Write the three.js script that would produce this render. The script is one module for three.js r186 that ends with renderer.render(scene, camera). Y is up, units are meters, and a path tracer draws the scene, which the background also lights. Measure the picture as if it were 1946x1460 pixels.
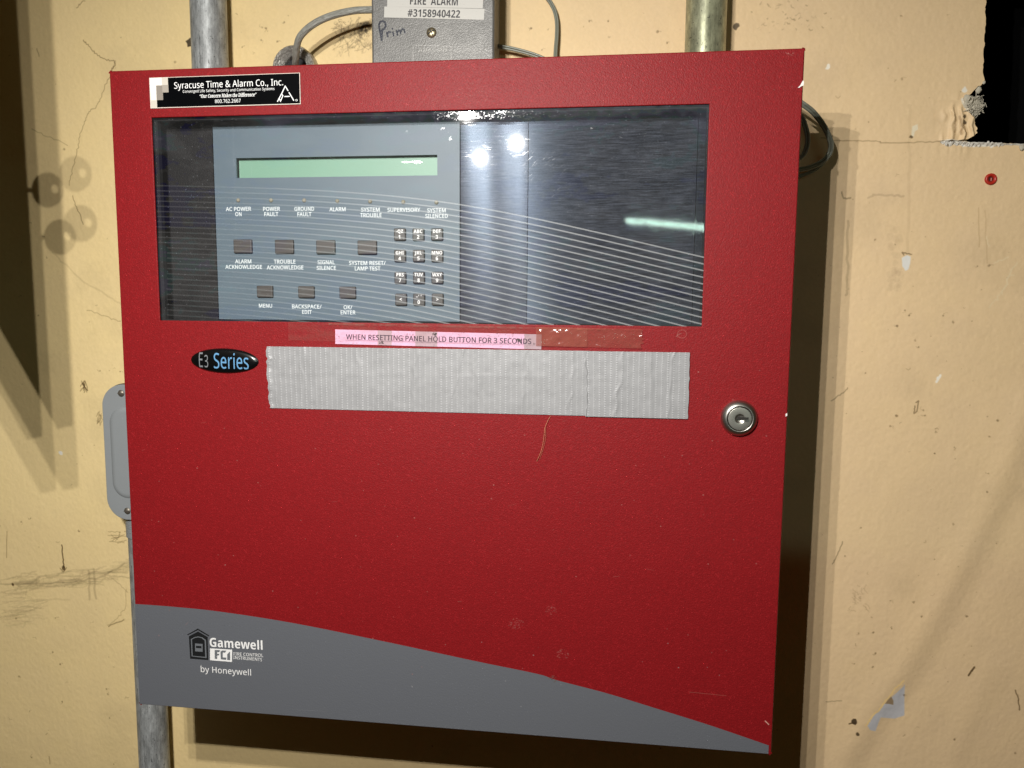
import * as THREE from 'three';
import { RoundedBoxGeometry } from 'three/addons/geometries/RoundedBoxGeometry.js';
import { mergeGeometries, mergeVertices } from 'three/addons/utils/BufferGeometryUtils.js';
import { RectAreaLightUniformsLib } from 'three/addons/lights/RectAreaLightUniformsLib.js';

// ---------------------------------------------------------------- camera, light, exposure
// Metres. Origin: centre of the alarm panel's door front. x right, y up, z out of the wall.
const V3 = (x, y, z) => new THREE.Vector3(x, y, z);
const scene = new THREE.Scene();
const CAM = V3(0.12396, 0.07996, 0.54208);
const FWD = V3(-0.12480107, -0.10770734, -0.98631832), UPV = V3(-0.02114751, 0.99415326, -0.10588708), RGT = V3(0.99195639, 0.00764335, -0.12634913);
const F = 1434, CX = 973, CY = 730;                     // focal length and centre of a 1946 x 1460 view
const camera = new THREE.PerspectiveCamera(2 * Math.atan(CY / F) * 180 / Math.PI, 4 / 3, 0.01, 50);
camera.position.copy(CAM); camera.up.copy(UPV); camera.lookAt(CAM.clone().add(FWD));
scene.add(camera);
scene.background = new THREE.Color().setRGB(0.034, 0.022, 0.007);   // the dim warm room
const renderer = new THREE.WebGLRenderer({ antialias: true });
renderer.setSize(1024, 768);
renderer.toneMapping = THREE.LinearToneMapping;
renderer.toneMappingExposure = 1.0;
renderer.shadowMap.enabled = true;
RectAreaLightUniformsLib.init();

// the hand-held work lamp: four small LEDs, above and left of the camera
const LEDS = [[-0.0927, 0.361, 0.60], [-0.0769, 0.3011, 0.63], [-0.0436, 0.3914, 0.64], [-0.0231, 0.3262, 0.65]];
const LED_POWER = [0.765, 0.765, 0.765, 0.765];
const LED_COLOR = new THREE.Color().setRGB(1, 0.97, 0.93);
const LED_AIM = V3(0.05, -0.5, 0);
// the fluorescent tube of the room
const TUBE_COLOR = new THREE.Color().setRGB(0.68, 1.0, 0.84);
const TUBE_RADIANCE = 26;

// ---------------------------------------------------------------- helpers
const D = 0.14, ZW = -D;                                // depth of the cabinet; the wall's face
const W = 0.5, H = 0.4993;                              // the door
function at(u, v, z) {                                  // the point at depth z that stands at (u, v)
  const d = FWD.clone().addScaledVector(RGT, (u - CX) / F).addScaledVector(UPV, -(v - CY) / F);
  return CAM.clone().addScaledVector(d, (z - CAM.z) / d.z);
}
let seed = 7;
const rnd = () => { seed = (seed * 1664525 + 1013904223) >>> 0; return seed / 4294967296; };
const rr = (a, b) => a + (b - a) * rnd();
const hash = (x, y, s) => { let h = (x * 374761393 + y * 668265263 + s * 2147483647) | 0; h = Math.imul(h ^ (h >>> 13), 1274126177); h ^= h >>> 16; return (h >>> 0) / 4294967296; };
function vnoise(x, y, s = 1) {
  const xi = Math.floor(x), yi = Math.floor(y); let fx = x - xi, fy = y - yi;
  fx = fx * fx * (3 - 2 * fx); fy = fy * fy * (3 - 2 * fy);
  const a = hash(xi, yi, s), b = hash(xi + 1, yi, s), c = hash(xi, yi + 1, s), d = hash(xi + 1, yi + 1, s);
  return a + (b - a) * fx + (c - a) * fy + (a - b - c + d) * fx * fy;
}
const fbm = (x, y, s, o = 4) => { let t = 0, a = 0.5; for (let i = 0; i < o; i++) { t += a * vnoise(x, y, s + i); x *= 2; y *= 2; a *= 0.5; } return t; };
const used = new Map();
function numbered(name) { const n = used.get(name) ?? 0; used.set(name, n + 1); return n ? `${name}_${String(n).padStart(3, '0')}` : name; }
function tag(o, label, category, group, kind) {
  if (label) o.userData.label = label; if (category) o.userData.category = category; if (group) o.userData.group = group; if (kind) o.userData.kind = kind;
  return o;
}
function thing(name, pos, label, category, group) {
  const o = new THREE.Group(); o.name = numbered(name); o.position.copy(pos); scene.add(o);
  return tag(o, label, category, group);
}
function worldOf(o) { const p = V3(0, 0, 0); for (let q = o; q && q !== scene; q = q.parent) p.add(q.position); return p; }
function part(name, geo, mat, parent) {                 // geo is in world coordinates
  const g = Array.isArray(geo) ? merge(geo) : geo;
  const p = worldOf(parent); g.translate(-p.x, -p.y, -p.z);
  return put(name, g, mat, parent);
}
function put(name, geo, mat, parent, pos) {
  const m = new THREE.Mesh(geo, mat); m.name = parent === scene ? numbered(name) : name; m.castShadow = m.receiveShadow = true;
  if (pos) m.position.copy(pos);
  parent.add(m); return m;
}
function single(name, geo, mat, label, category, group) {   // a thing that is one mesh, its origin at its middle
  const g = Array.isArray(geo) ? merge(geo) : geo; g.computeBoundingBox(); const c = g.boundingBox.getCenter(V3(0, 0, 0)); g.translate(-c.x, -c.y, -c.z);
  return tag(put(name, g, mat, scene, c), label, category, group);
}
function merge(list) { return mergeGeometries(list.map((g) => { const n = g.index ? g.toNonIndexed() : g; if (!n.attributes.uv) n.setAttribute('uv', new THREE.BufferAttribute(new Float32Array(n.attributes.position.count * 2), 2)); for (const k of Object.keys(n.attributes)) if (!['position', 'normal', 'uv'].includes(k)) n.deleteAttribute(k); return n; })); }
const box = (x0, x1, y0, y1, z0, z1, r = 0) => { const g = r ? new RoundedBoxGeometry(x1 - x0, y1 - y0, z1 - z0, 3, r) : new THREE.BoxGeometry(x1 - x0, y1 - y0, z1 - z0); return g.translate((x0 + x1) / 2, (y0 + y1) / 2, (z0 + z1) / 2); };
function tube(points, r, seg = 60, rad = 10) { return new THREE.TubeGeometry(new THREE.CatmullRomCurve3(points, false, 'centripetal'), seg, r, rad, false); }
function cyl(p0, p1, r, n = 32, r1 = r) {
  const d = p1.clone().sub(p0), g = new THREE.CylinderGeometry(r1, r, d.length(), n, 1);
  g.applyQuaternion(new THREE.Quaternion().setFromUnitVectors(V3(0, 1, 0), d.clone().normalize()));
  return g.translate((p0.x + p1.x) / 2, (p0.y + p1.y) / 2, (p0.z + p1.z) / 2);
}
function uvMetres(g, ox = 0, oy = 0) { const p = g.attributes.position, uv = new Float32Array(p.count * 2); for (let i = 0; i < p.count; i++) { uv[2 * i] = p.getX(i) - ox; uv[2 * i + 1] = p.getY(i) - oy; } g.setAttribute('uv', new THREE.BufferAttribute(uv, 2)); return g; }
function uvRect(g, x0, x1, y0, y1) { const p = g.attributes.position, uv = new Float32Array(p.count * 2); for (let i = 0; i < p.count; i++) { uv[2 * i] = (p.getX(i) - x0) / (x1 - x0); uv[2 * i + 1] = (p.getY(i) - y0) / (y1 - y0); } g.setAttribute('uv', new THREE.BufferAttribute(uv, 2)); return g; }
function canvas(w, h) { const c = document.createElement('canvas'); c.width = w; c.height = h; return [c, c.getContext('2d')]; }
function ctex(c, srgb = true) { const t = new THREE.CanvasTexture(c); if (srgb) t.colorSpace = THREE.SRGBColorSpace; t.magFilter = THREE.LinearFilter; t.anisotropy = 8; return t; }
function ftex(w, h, fn) {                               // grey float texture, row 0 at the bottom
  const a = new Float32Array(w * h * 4);
  for (let y = 0, i = 0; y < h; y++) for (let x = 0; x < w; x++, i += 4) { const v = fn(x, y); a[i] = a[i + 1] = a[i + 2] = v; a[i + 3] = 1; }
  const t = new THREE.DataTexture(a, w, h, THREE.RGBAFormat, THREE.FloatType); t.magFilter = THREE.LinearFilter; t.needsUpdate = true; return t;
}
function tile(t, sx, sy = sx) { t.wrapS = t.wrapT = THREE.RepeatWrapping; t.repeat.set(1 / sx, 1 / sy); return t; }
const wrapN = (x, y, n, k, s) => {                      // value noise that tiles: k cells over n pixels
  const fx = x / n * k, fy = y / n * k, xi = Math.floor(fx), yi = Math.floor(fy); let a = fx - xi, b = fy - yi; a = a * a * (3 - 2 * a); b = b * b * (3 - 2 * b);
  const q = (i, j) => hash(((i % k) + k) % k, ((j % k) + k) % k, s);
  return (q(xi, yi) * (1 - a) + q(xi + 1, yi) * a) * (1 - b) + (q(xi, yi + 1) * (1 - a) + q(xi + 1, yi + 1) * a) * b;
};
const lin = (r, g, b) => new THREE.Color().setRGB(r, g, b);
const std = (o) => new THREE.MeshStandardMaterial(o), phy = (o) => new THREE.MeshPhysicalMaterial(o);
function rectOf(tl, tr, br, bl, z) {                    // best upright-ish rectangle through four seen corners
  const [a, b, c, d] = [tl, tr, br, bl].map((p) => at(p[0], p[1], z));
  const ctr = a.clone().add(b).add(c).add(d).multiplyScalar(0.25), w = (a.distanceTo(b) + d.distanceTo(c)) / 2, h = (a.distanceTo(d) + b.distanceTo(c)) / 2;
  const e = b.clone().sub(a).add(c.clone().sub(d)); return { c: ctr, w, h, rot: Math.atan2(e.y, e.x) };
}
function sheet(r, nx = 1, ny = 1) { return new THREE.PlaneGeometry(r.w, r.h, nx, ny).rotateZ(r.rot).translate(r.c.x, r.c.y, r.c.z); }
function fit(ctx, s, x, y, w, cap, font, style, pen = 0) {       // text centred on (x, y), w wide, capitals cap high
  ctx.save(); ctx.font = font.replace('#', '200px'); const m = ctx.measureText(s).width; ctx.translate(x, y); const k = cap / 143; ctx.scale(w ? w / m : k, k);
  ctx.fillStyle = style; ctx.textAlign = 'center'; ctx.textBaseline = 'alphabetic'; ctx.fillText(s, 0, 71); if (pen) { ctx.strokeStyle = style; ctx.lineWidth = pen; ctx.lineJoin = 'round'; ctx.strokeText(s, 0, 71); } ctx.restore();
}

// ---------------------------------------------------------------- wall
const TX0 = -0.58, TX1 = 0.58, TY0 = -0.48, TY1 = 0.42, TW = 2048, TH = 1590;
const wp = (u, v) => { const p = at(u, v, ZW); return [(p.x - TX0) / (TX1 - TX0) * TW, (TY1 - p.y) / (TY1 - TY0) * TH]; };
const HOLE = [[1880, -160], [1877, -60], [1876, -20], [1875, 4], [1872, 22], [1874, 46], [1871, 66], [1872, 82], [1869, 100], [1870, 118], [1868, 134], [1870, 146], [1871, 154], [1864, 163], [1857, 166], [1850, 173], [1846, 178], [1842, 181], [1840, 190], [1841, 200], [1838, 212], [1842, 220], [1849, 224], [1851, 236], [1855, 243], [1854, 250], [1856, 253], [1848, 260], [1840, 265], [1832, 267], [1838, 269], [1862, 272], [1880, 271], [1900, 272], [1925, 273], [1946, 273], [1990, 275], [2060, 273], [2080, 120], [2080, -160]];
function wallMaps() {
  const [c, g] = canvas(TW, TH);
  const im = g.createImageData(TW, TH), d = im.data;
  for (let y = 0, i = 0; y < TH; y++) for (let x = 0; x < TW; x++, i += 4) {
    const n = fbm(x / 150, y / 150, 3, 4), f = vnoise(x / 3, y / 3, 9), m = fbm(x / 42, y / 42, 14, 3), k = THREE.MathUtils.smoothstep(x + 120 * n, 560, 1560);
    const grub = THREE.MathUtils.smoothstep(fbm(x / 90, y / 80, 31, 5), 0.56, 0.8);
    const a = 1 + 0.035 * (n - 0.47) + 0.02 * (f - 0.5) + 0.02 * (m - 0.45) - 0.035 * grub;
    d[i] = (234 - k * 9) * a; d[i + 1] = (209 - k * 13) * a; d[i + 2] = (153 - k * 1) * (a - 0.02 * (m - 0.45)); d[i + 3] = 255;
  }
  g.putImageData(im, 0, 0);
  g.lineCap = g.lineJoin = 'round';
  const line = (pts, col, w, jit = 0, sub = 6) => {
    g.strokeStyle = col; g.lineWidth = w; g.beginPath();
    const q = pts.map((p) => wp(...p)); g.moveTo(...q[0]);
    for (let i = 1; i < q.length; i++) for (let k = 1; k <= sub; k++) { const t = k / sub; g.lineTo(q[i - 1][0] + (q[i][0] - q[i - 1][0]) * t + rr(-jit, jit), q[i - 1][1] + (q[i][1] - q[i - 1][1]) * t + rr(-jit, jit)); }
    g.stroke();
  };
  const blob = (u, v, r, col, n = 9, sx = 1) => { const [x, y] = wp(u, v); g.fillStyle = col; g.beginPath(); for (let i = 0; i < n; i++) { const a = i / n * 6.283, q = r * rr(0.6, 1.25); g.lineTo(x + Math.cos(a) * q * sx, y + Math.sin(a) * q); } g.closePath(); g.fill(); };
  const poly = (pts, col) => { g.fillStyle = col; g.beginPath(); pts.forEach((p) => g.lineTo(...wp(...p))); g.closePath(); g.fill(); };
  const DK = 'rgba(62,44,18,', GY = 'rgba(96,82,55,';
  // cracks at the upper left
  line([[158, 76], [166, 84], [176, 96], [188, 107], [200, 113], [217, 116], [219, 122], [212, 132]], DK + '0.5)', 1.2, 1.2);
  line([[219, 115], [210, 145], [200, 160], [192, 185], [180, 205], [168, 214], [162, 228], [152, 255], [148, 280], [142, 306], [136, 330], [130, 352]], DK + '0.38)', 1.1, 1.4);
  line([[138, 372], [144, 392], [150, 405], [158, 427]], DK + '0.45)', 1.3, 1);
  line([[60, 245], [95, 262], [130, 275]], DK + '0.25)', 1.2, 2); line([[100, 480], [150, 530], [215, 570], [235, 580]], DK + '0.09)', 3, 2);
  line([[165, 590], [205, 602], [228, 612]], DK + '0.25)', 1.4, 2); line([[145, 15], [160, 0]], DK + '0.35)', 1.4, 2); line([[70, 92], [74, 106]], DK + '0.4)', 1.2, 1);
  // seam of the board at the right with its raw edge
  line([[1560, 262], [1590, 267], [1650, 268], [1672, 269], [1674, 272], [1728, 271], [1760, 270], [1800, 269]], DK + '0.36)', 1.2, 0.8);
  line([[1728, 200], [1729, 255], [1728, 330], [1724, 480]], DK + '0.05)', 4, 1.5);
  poly([[1786, 268], [1800, 266], [1830, 268], [1850, 271], [1890, 272], [1930, 274], [1960, 274], [1960, 277], [1905, 275], [1872, 279], [1842, 279], [1815, 275], [1795, 272]], 'rgba(226,220,205,1)');
  for (let i = 0; i < 60; i++) blob(rr(1795, 1900), rr(269, 278), rr(0.8, 3), rnd() < 0.5 ? 'rgba(235,230,220,0.9)' : 'rgba(120,108,88,0.7)', 7);
  blob(1834, 172, 5, 'rgba(232,226,210,1)', 8); poly([[1826, 188], [1838, 182], [1844, 196], [1840, 212], [1834, 208], [1828, 198]], 'rgba(225,215,195,1)'); blob(1831, 222, 3, 'rgba(60,48,30,0.8)'); blob(1831, 233, 3.4, 'rgba(60,48,30,0.8)');
  for (const [u, v] of [[1822, 240], [1830, 252], [1812, 236]]) line([[u, v - 18], [u + 3, v], [u + 2, v + 16]], 'rgba(120,95,60,0.45)', 2.5, 1);
  // chips of bare plaster
  poly([[1714, 490], [1724, 485], [1731, 488], [1730, 500], [1727, 512], [1721, 515], [1715, 506]], 'rgba(222,220,212,1)'); line([[1718, 485], [1715, 480], [1733, 484]], DK + '0.5)', 1.6, 0.5);
  poly([[1734, 240], [1744, 236], [1745, 246], [1739, 250], [1736, 262], [1732, 258]], 'rgba(228,215,185,1)'); blob(1732, 260, 2.6, DK + '0.7)');
  poly([[1717, 1305], [1720, 1300], [1719, 1330], [1719, 1360], [1700, 1366], [1674, 1364], [1669, 1376], [1664, 1390], [1654, 1388], [1648, 1378], [1660, 1362], [1673, 1347], [1690, 1330]], 'rgba(190,189,190,1)');
  line([[1718, 1294], [1700, 1312], [1684, 1332], [1670, 1350], [1655, 1366], [1646, 1378]], 'rgba(240,205,140,0.95)', 2.6, 1.2);
  poly([[1694, 1324], [1698, 1332], [1698, 1340], [1690, 1338], [1682, 1338], [1688, 1330]], 'rgba(150,128,98,1)');
  blob(1574, 126, 3.4, 'rgba(236,228,210,1)'); blob(1572, 130, 2.5, 'rgba(236,228,210,1)'); blob(115, 861, 5, 'rgba(240,234,220,1)', 7); blob(1783, 719, 3, 'rgba(240,234,220,1)', 8, 0.8); line([[1780, 726], [1787, 714]], 'rgba(238,230,212,1)', 3.5, 0.6);
  line([[1905, 560], [1920, 520], [1932, 500]], 'rgba(226,205,165,0.8)', 1.8, 2); line([[1880, 585], [1900, 560], [1925, 520]], 'rgba(226,205,165,0.7)', 1.6, 3); line([[1890, 500], [1915, 490]], 'rgba(226,205,165,0.8)', 1.6, 2);
  line([[1860, 395], [1862, 470]], 'rgba(140,112,70,0.25)', 1.4, 1); line([[1872, 400], [1876, 500]], 'rgba(140,112,70,0.2)', 1.4, 1); line([[1875, 450], [1880, 470]], 'rgba(226,205,165,0.8)', 1.4, 1);
  // scuffs beside the panel's shadow
  line([[1612, 420], [1610, 470], [1612, 540], [1608, 560]], GY + '0.22)', 3.5, 1.5); line([[1600, 365], [1604, 378], [1618, 376]], GY + '0.5)', 2, 1);
  line([[1650, 376], [1662, 370], [1690, 371], [1718, 373]], GY + '0.18)', 3, 1); line([[1580, 762], [1600, 748], [1612, 738]], GY + '0.5)', 1.5, 1); line([[1582, 1072], [1590, 1060], [1602, 1030]], GY + '0.5)', 1.6, 1); line([[1570, 1334], [1600, 1332]], GY + '0.4)', 1.5, 0.6);
  for (let i = 0; i < 26; i++) { const u = rr(1690, 1712), v = rr(430, 560); line([[u, v], [u + rr(-4, 4), v + rr(2, 9)]], GY + '0.05)', 6, 2); }
  // dark flecks and scratches in the right half
  const fleck = (u, v, s = 1) => { const a = rr(0, 6.28), L = rr(1.5, 6) * s; line([[u, v], [u + Math.cos(a) * L, v + Math.sin(a) * L * 0.8], [u + Math.cos(a + 0.8) * L * 1.6, v + Math.sin(a + 0.6) * L * 1.3]], DK + rr(0.12, 0.28) + ')', rr(0.7, 1.2), 0.9, 3); if (rnd() < 0.6) blob(u, v, rr(0.9, 2.2), DK + rr(0.2, 0.45) + ')'); };
  for (const [u, v] of [[1755, 780], [1758, 790], [1704, 790], [1710, 806], [1692, 810], [1778, 815], [1728, 860], [1776, 862], [1814, 850], [1879, 900], [1876, 935], [1812, 996], [1760, 1028], [1826, 1038], [1784, 1090], [1776, 1128], [1650, 1092], [1637, 1138], [1692, 1142], [1737, 1145], [1752, 1172], [1695, 1195], [1722, 1232], [1632, 1204], [1660, 1202], [1628, 1228], [1664, 1242], [1624, 1262], [1659, 1268], [1848, 1276], [1936, 1330], [1937, 1350], [1720, 1396], [1738, 1385], [1814, 1406], [1718, 1322], [1930, 1432], [1702, 335], [1700, 155], [1597, 183], [1728, 600], [1720, 590], [1705, 620], [1740, 648], [1835, 585], [1811, 612], [1793, 600], [1880, 505], [1858, 506], [1746, 660], [1730, 700], [1800, 30], [1570, 25], [1712, 30], [1714, 150], [1880, 830]]) fleck(u, v);
  line([[1741, 765], [1746, 762], [1743, 782], [1737, 786], [1739, 772]], DK + '0.5)', 1.6, 0.5); line([[1841, 1284], [1852, 1268]], DK + '0.75)', 2.6, 0.5); line([[1930, 1312], [1936, 1330], [1938, 1350]], DK + '0.6)', 1.6, 0.6);
  for (let i = 0; i < 22; i++) { const u = rr(1616, 1650), v = rr(1115, 1160); line([[u, v], [u + rr(-10, 12), v + rr(-8, 12)]], DK + '0.12)', 1.2, 1.5); }
  blob(1625, 1372, 5, 'rgba(60,46,26,0.9)'); line([[1614, 1376], [1625, 1374]], DK + '0.8)', 2, 0.3); blob(1630, 1396, 3, 'rgba(60,46,26,0.8)');
  // left wall: cobweb smudges, drip, flecks
  const smear = (u0, v0, u1, v1, n, a, sp) => { for (let i = 0; i < n; i++) { const t = rnd(), u = u0 + (u1 - u0) * t + rr(-8, 8), v = v0 + (v1 - v0) * t + rr(-sp, sp); line([[u, v], [u + rr(-10, 40), v + rr(-7, 3)], [u + rr(20, 70), v + rr(-14, 2)]], GY + rr(0.02, a * 0.6) + ')', rr(1.2, 3.6), 1.5); } };
  smear(0, 1112, 190, 1098, 90, 0.22, 14); smear(190, 1098, 245, 1062, 34, 0.2, 8); smear(0, 1150, 60, 1130, 46, 0.16, 24); smear(0, 1180, 30, 1170, 20, 0.12, 16);
  line([[168, 1085], [170, 1138]], GY + '0.2)', 4, 2); line([[178, 1082], [181, 1138]], GY + '0.2)', 4, 2); line([[0, 1110], [60, 1109], [130, 1107], [190, 1098], [235, 1072]], GY + '0.2)', 3, 1.5);
  line([[117, 1036], [120, 1062], [121, 1080]], DK + '0.85)', 1.8, 1); blob(121, 1080, 5, DK + '0.7)', 7, 0.8); line([[114, 1080], [120, 1087], [126, 1079]], DK + '0.5)', 1.4, 0.5); blob(24, 1111, 3.2, DK + '0.8)');
  line([[240, 1120], [240, 1152], [226, 1172], [205, 1190]], DK + '0.18)', 1.6, 1.5); line([[206, 1191], [236, 1178]], DK + '0.4)', 2, 1); line([[214, 1100], [230, 1114], [242, 1126]], GY + '0.2)', 1.8, 1);
  for (const [u, v] of [[30, 1176], [105, 1175], [62, 1212], [202, 1310], [205, 1320], [215, 1268], [237, 1327], [124, 1298], [56, 1353], [22, 1367], [208, 1365], [87, 1397], [216, 1453], [114, 1263], [40, 992], [158, 738], [156, 730], [113, 1030], [58, 985], [72, 600], [84, 450], [205, 455], [185, 580], [190, 705], [215, 700], [228, 706], [36, 1286], [150, 1010], [60, 1440], [118, 1334], [178, 1180], [100, 1240]]) fleck(u, v, 0.8);
  for (let i = 0; i < 10; i++) { line([[155 + rr(-4, 8), 725 + rr(-4, 16)], [158 + rr(-6, 10), 738 + rr(-6, 8)]], DK + '0.45)', 1.4, 1); line([[190 + rr(-4, 4), 776 + rr(0, 30)], [190 + rr(-8, 6), 790 + rr(0, 20)]], DK + '0.3)', 1.2, 1); line([[rr(205, 240), rr(1010, 1030)], [rr(205, 244), rr(1010, 1040)]], DK + '0.3)', 1.3, 1.2); }
  line([[13, 1010], [12, 1060]], DK + '0.35)', 1.4, 0.6); line([[93, 1438], [95, 1452]], DK + '0.4)', 1.4, 0.6);
  // dust and cobweb by the cable and round the pipes
  for (let i = 0; i < 190; i++) { const t = rnd(), u = 640 + t * 66 + rr(-10, 10), v = (i % 3 ? 52 + 34 * t * (i % 2) : 92 - 30 * t) + rr(-14, 14); line([[u, v], [u + rr(-9, 9), v + rr(-9, 9)], [u + rr(-9, 9), v + rr(-9, 9)]], 'rgba(58,46,26,' + rr(0.06, 0.3) + ')', rr(0.6, 1.4), 1.4, 3); }
  for (let i = 0; i < 14; i++) blob(rr(685, 702), rr(45, 60), rr(1.5, 4), 'rgba(48,38,22,0.5)');
  for (const [u, v] of [[505, 54], [508, 60], [496, 76], [527, 79], [498, 52], [540, 42], [332, 118], [358, 80], [362, 82], [460, 90], [480, 98], [636, 92], [679, 92], [1008, 52], [1010, 54], [1042, 57], [1030, 95], [1120, 40], [1160, 70], [1250, 60], [1225, 25], [1268, 82]]) fleck(u, v, 0.9);
  blob(360, 81, 7, 'rgba(50,40,25,0.85)', 9); blob(1398, 50, 5, 'rgba(50,40,25,0.7)', 9);
  for (let i = 0; i < 46; i++) { const u = rr(1428, 1550), v = rr(0, 60); line([[u, v], [u + rr(-6, 6), v + rr(-4, 6)]], 'rgba(70,56,32,' + rr(0.08, 0.3) + ')', rr(0.8, 2), 1, 3); }
  for (let i = 0; i < 520; i++) { const u = rr(-30, 1980), v = rr(-30, 1490); if (rnd() < 0.86) blob(u, v, rr(0.4, 1.2), DK + rr(0.12, 0.42) + ')', 6); else fleck(u, v, 0.6); }
  const map = ctex(c); map.wrapS = map.wrapT = THREE.MirroredRepeatWrapping;
  // relief in metres
  const BW = 2048, BH = 1590;
  const ridge = [[1960, 770], [1925, 870], [1880, 970], [1830, 1070], [1780, 1165], [1722, 1270], [1660, 1355], [1610, 1440], [1590, 1500]].map((p) => { const q = wp(...p); return [q[0], q[1]]; });
  const ridge2 = [[1880, 1280], [1850, 1340], [1810, 1440], [1800, 1500]].map((p) => wp(...p));
  const near = (P, x, y) => { let b = 1e9, s = 0; for (let i = 1; i < P.length; i++) { const ax = P[i - 1][0], ay = P[i - 1][1], dx = P[i][0] - ax, dy = P[i][1] - ay, t = Math.min(1, Math.max(0, ((x - ax) * dx + (y - ay) * dy) / (dx * dx + dy * dy))), ex = x - ax - t * dx, ey = y - ay - t * dy, e = Math.hypot(ex, ey); if (e < b) { b = e; s = ex * dy - ey * dx; } } return [b, Math.sign(s)]; };
  const hc = wp(1822, 238);
  const bump = ftex(BW, BH, (x, yb) => {
    const y = BH - 1 - yb;
    let h = 0.00030 * fbm(x / 5.2, y / 6.5, 21, 3) + 0.0010 * fbm(x / 70, y / 90, 44, 3) + 0.0022 * vnoise(x / 260, y / 260, 50);
    if (x > 1500 && y > 700) { const [e, s] = near(ridge, x, y), q = s * e; h += 0.0017 * Math.exp(-((q) * (q)) / 700) ; h -= 0.0010 * Math.exp(-((q - 26) * (q - 26)) / 600); const [e2] = near(ridge2, x, y); h += 0.0008 * Math.exp(-e2 * e2 / 500); }
    const ex = x - hc[0], ey = y - hc[1]; if (Math.abs(ex) < 80 && Math.abs(ey) < 80) { const k = Math.exp(-(ex * ex * 1.2 + ey * ey * 0.6) / 900); h += k * 0.004 * fbm(x / 9, y / 34, 77, 2); }
    return h;
  });
  bump.wrapS = bump.wrapT = THREE.MirroredRepeatWrapping;
  return { map, bump };
}
{
  const { map, bump } = wallMaps();
  const s = new THREE.Shape([[-0.95, -0.8], [0.95, -0.8], [0.95, 0.7], [-0.95, 0.7]].map((p) => new THREE.Vector2(...p)));
  const fine = []; for (let i = 0; i < HOLE.length; i++) { const a = HOLE[i], b = HOLE[(i + 1) % HOLE.length], n = Math.min(10, Math.max(1, Math.round(Math.hypot(a[0] - b[0], a[1] - b[1]) / 5))); for (let k = 0; k < n; k++) { const j = k && b[0] < 1950 ? 1.3 : 0; fine.push([a[0] + (b[0] - a[0]) * k / n + rr(-j, j), a[1] + (b[1] - a[1]) * k / n + rr(-j, j)]); } }
  s.holes.push(new THREE.Path(fine.map(([u, v]) => { const p = at(u, v, ZW); return new THREE.Vector2(p.x, p.y); })));
  const g = uvRect(new THREE.ExtrudeGeometry(s, { depth: 0.013, bevelEnabled: false }).translate(0, 0, ZW - 0.013), TX0, TX1, TY0, TY1);
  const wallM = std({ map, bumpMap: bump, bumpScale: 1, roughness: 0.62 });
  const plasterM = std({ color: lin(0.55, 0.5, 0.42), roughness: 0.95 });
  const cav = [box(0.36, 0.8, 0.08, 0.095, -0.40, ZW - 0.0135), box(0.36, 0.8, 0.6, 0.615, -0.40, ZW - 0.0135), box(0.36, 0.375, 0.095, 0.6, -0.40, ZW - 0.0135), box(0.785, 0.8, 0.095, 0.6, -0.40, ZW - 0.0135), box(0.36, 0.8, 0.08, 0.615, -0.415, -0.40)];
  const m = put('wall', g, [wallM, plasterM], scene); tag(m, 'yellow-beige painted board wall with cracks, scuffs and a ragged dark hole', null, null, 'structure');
  part('dark_cavity', cav, std({ color: lin(0.0015, 0.0015, 0.0015), roughness: 1 }), m);
  // crumbled plaster hanging in the corner of the hole
  const lump = (u, v, z, r, s2) => { const q = at(u, v, z); let gg = mergeVertices(new THREE.IcosahedronGeometry(r, 5).deleteAttribute('uv').deleteAttribute('normal')); const p = gg.attributes.position; for (let i = 0; i < p.count; i++) { const x = p.getX(i) / r, y = p.getY(i) / r, zz = p.getZ(i) / r, k = 0.55 + 0.5 * fbm(x * 2 + 9 + zz, y * 2 + 5 - zz, s2, 2) + 0.35 * fbm(x * 7 + 20 + zz * 3, y * 7 + 20 + zz * 2, s2 + 5, 2); p.setXYZ(i, x * r * k * 0.95, y * r * k * 1.15, zz * r * k * 0.7); } gg.computeVertexNormals(); return gg.translate(q.x, q.y, q.z); };
  const crM = std({ color: lin(0.5, 0.46, 0.36), roughness: 1, bumpMap: tile(ftex(128, 128, (x, y) => wrapN(x, y, 128, 24, 5)), 0.02), bumpScale: 0.001 });
  const fibres = [], cc = at(1851, 203, ZW + 0.001); for (let i = 0; i < 150; i++) { const a = rr(0, 6.28), b = rr(-1, 1), R = 0.0055 * Math.cbrt(rnd()), p = V3(cc.x + Math.cos(a) * R * 0.95, cc.y + Math.sin(a) * R * 1.35, cc.z + b * 0.004), d = () => rr(-0.0028, 0.0028); fibres.push(tube([p, p.clone().add(V3(d(), d(), d() * 0.6)), p.clone().add(V3(d() * 1.4, d() * 1.4, d()))], rr(0.00016, 0.0004), 6, 5)); }
  const cr = lump(1850, 202, ZW - 0.001, 0.0068, 61), frag = [lump(1838, 188, ZW + 0.0006, 0.0036, 12), lump(1836, 200, ZW + 0.0006, 0.0028, 14), lump(1860, 171, ZW - 0.002, 0.0028, 18), lump(1870, 157, ZW, 0.0014, 23), lump(1942, 281, ZW + 0.001, 0.0022, 32)];
  part('crumbled_plaster', [cr, ...frag], crM, m); part('fibre_tuft', fibres, std({ color: lin(0.52, 0.48, 0.38), roughness: 1 }), m);
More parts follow.
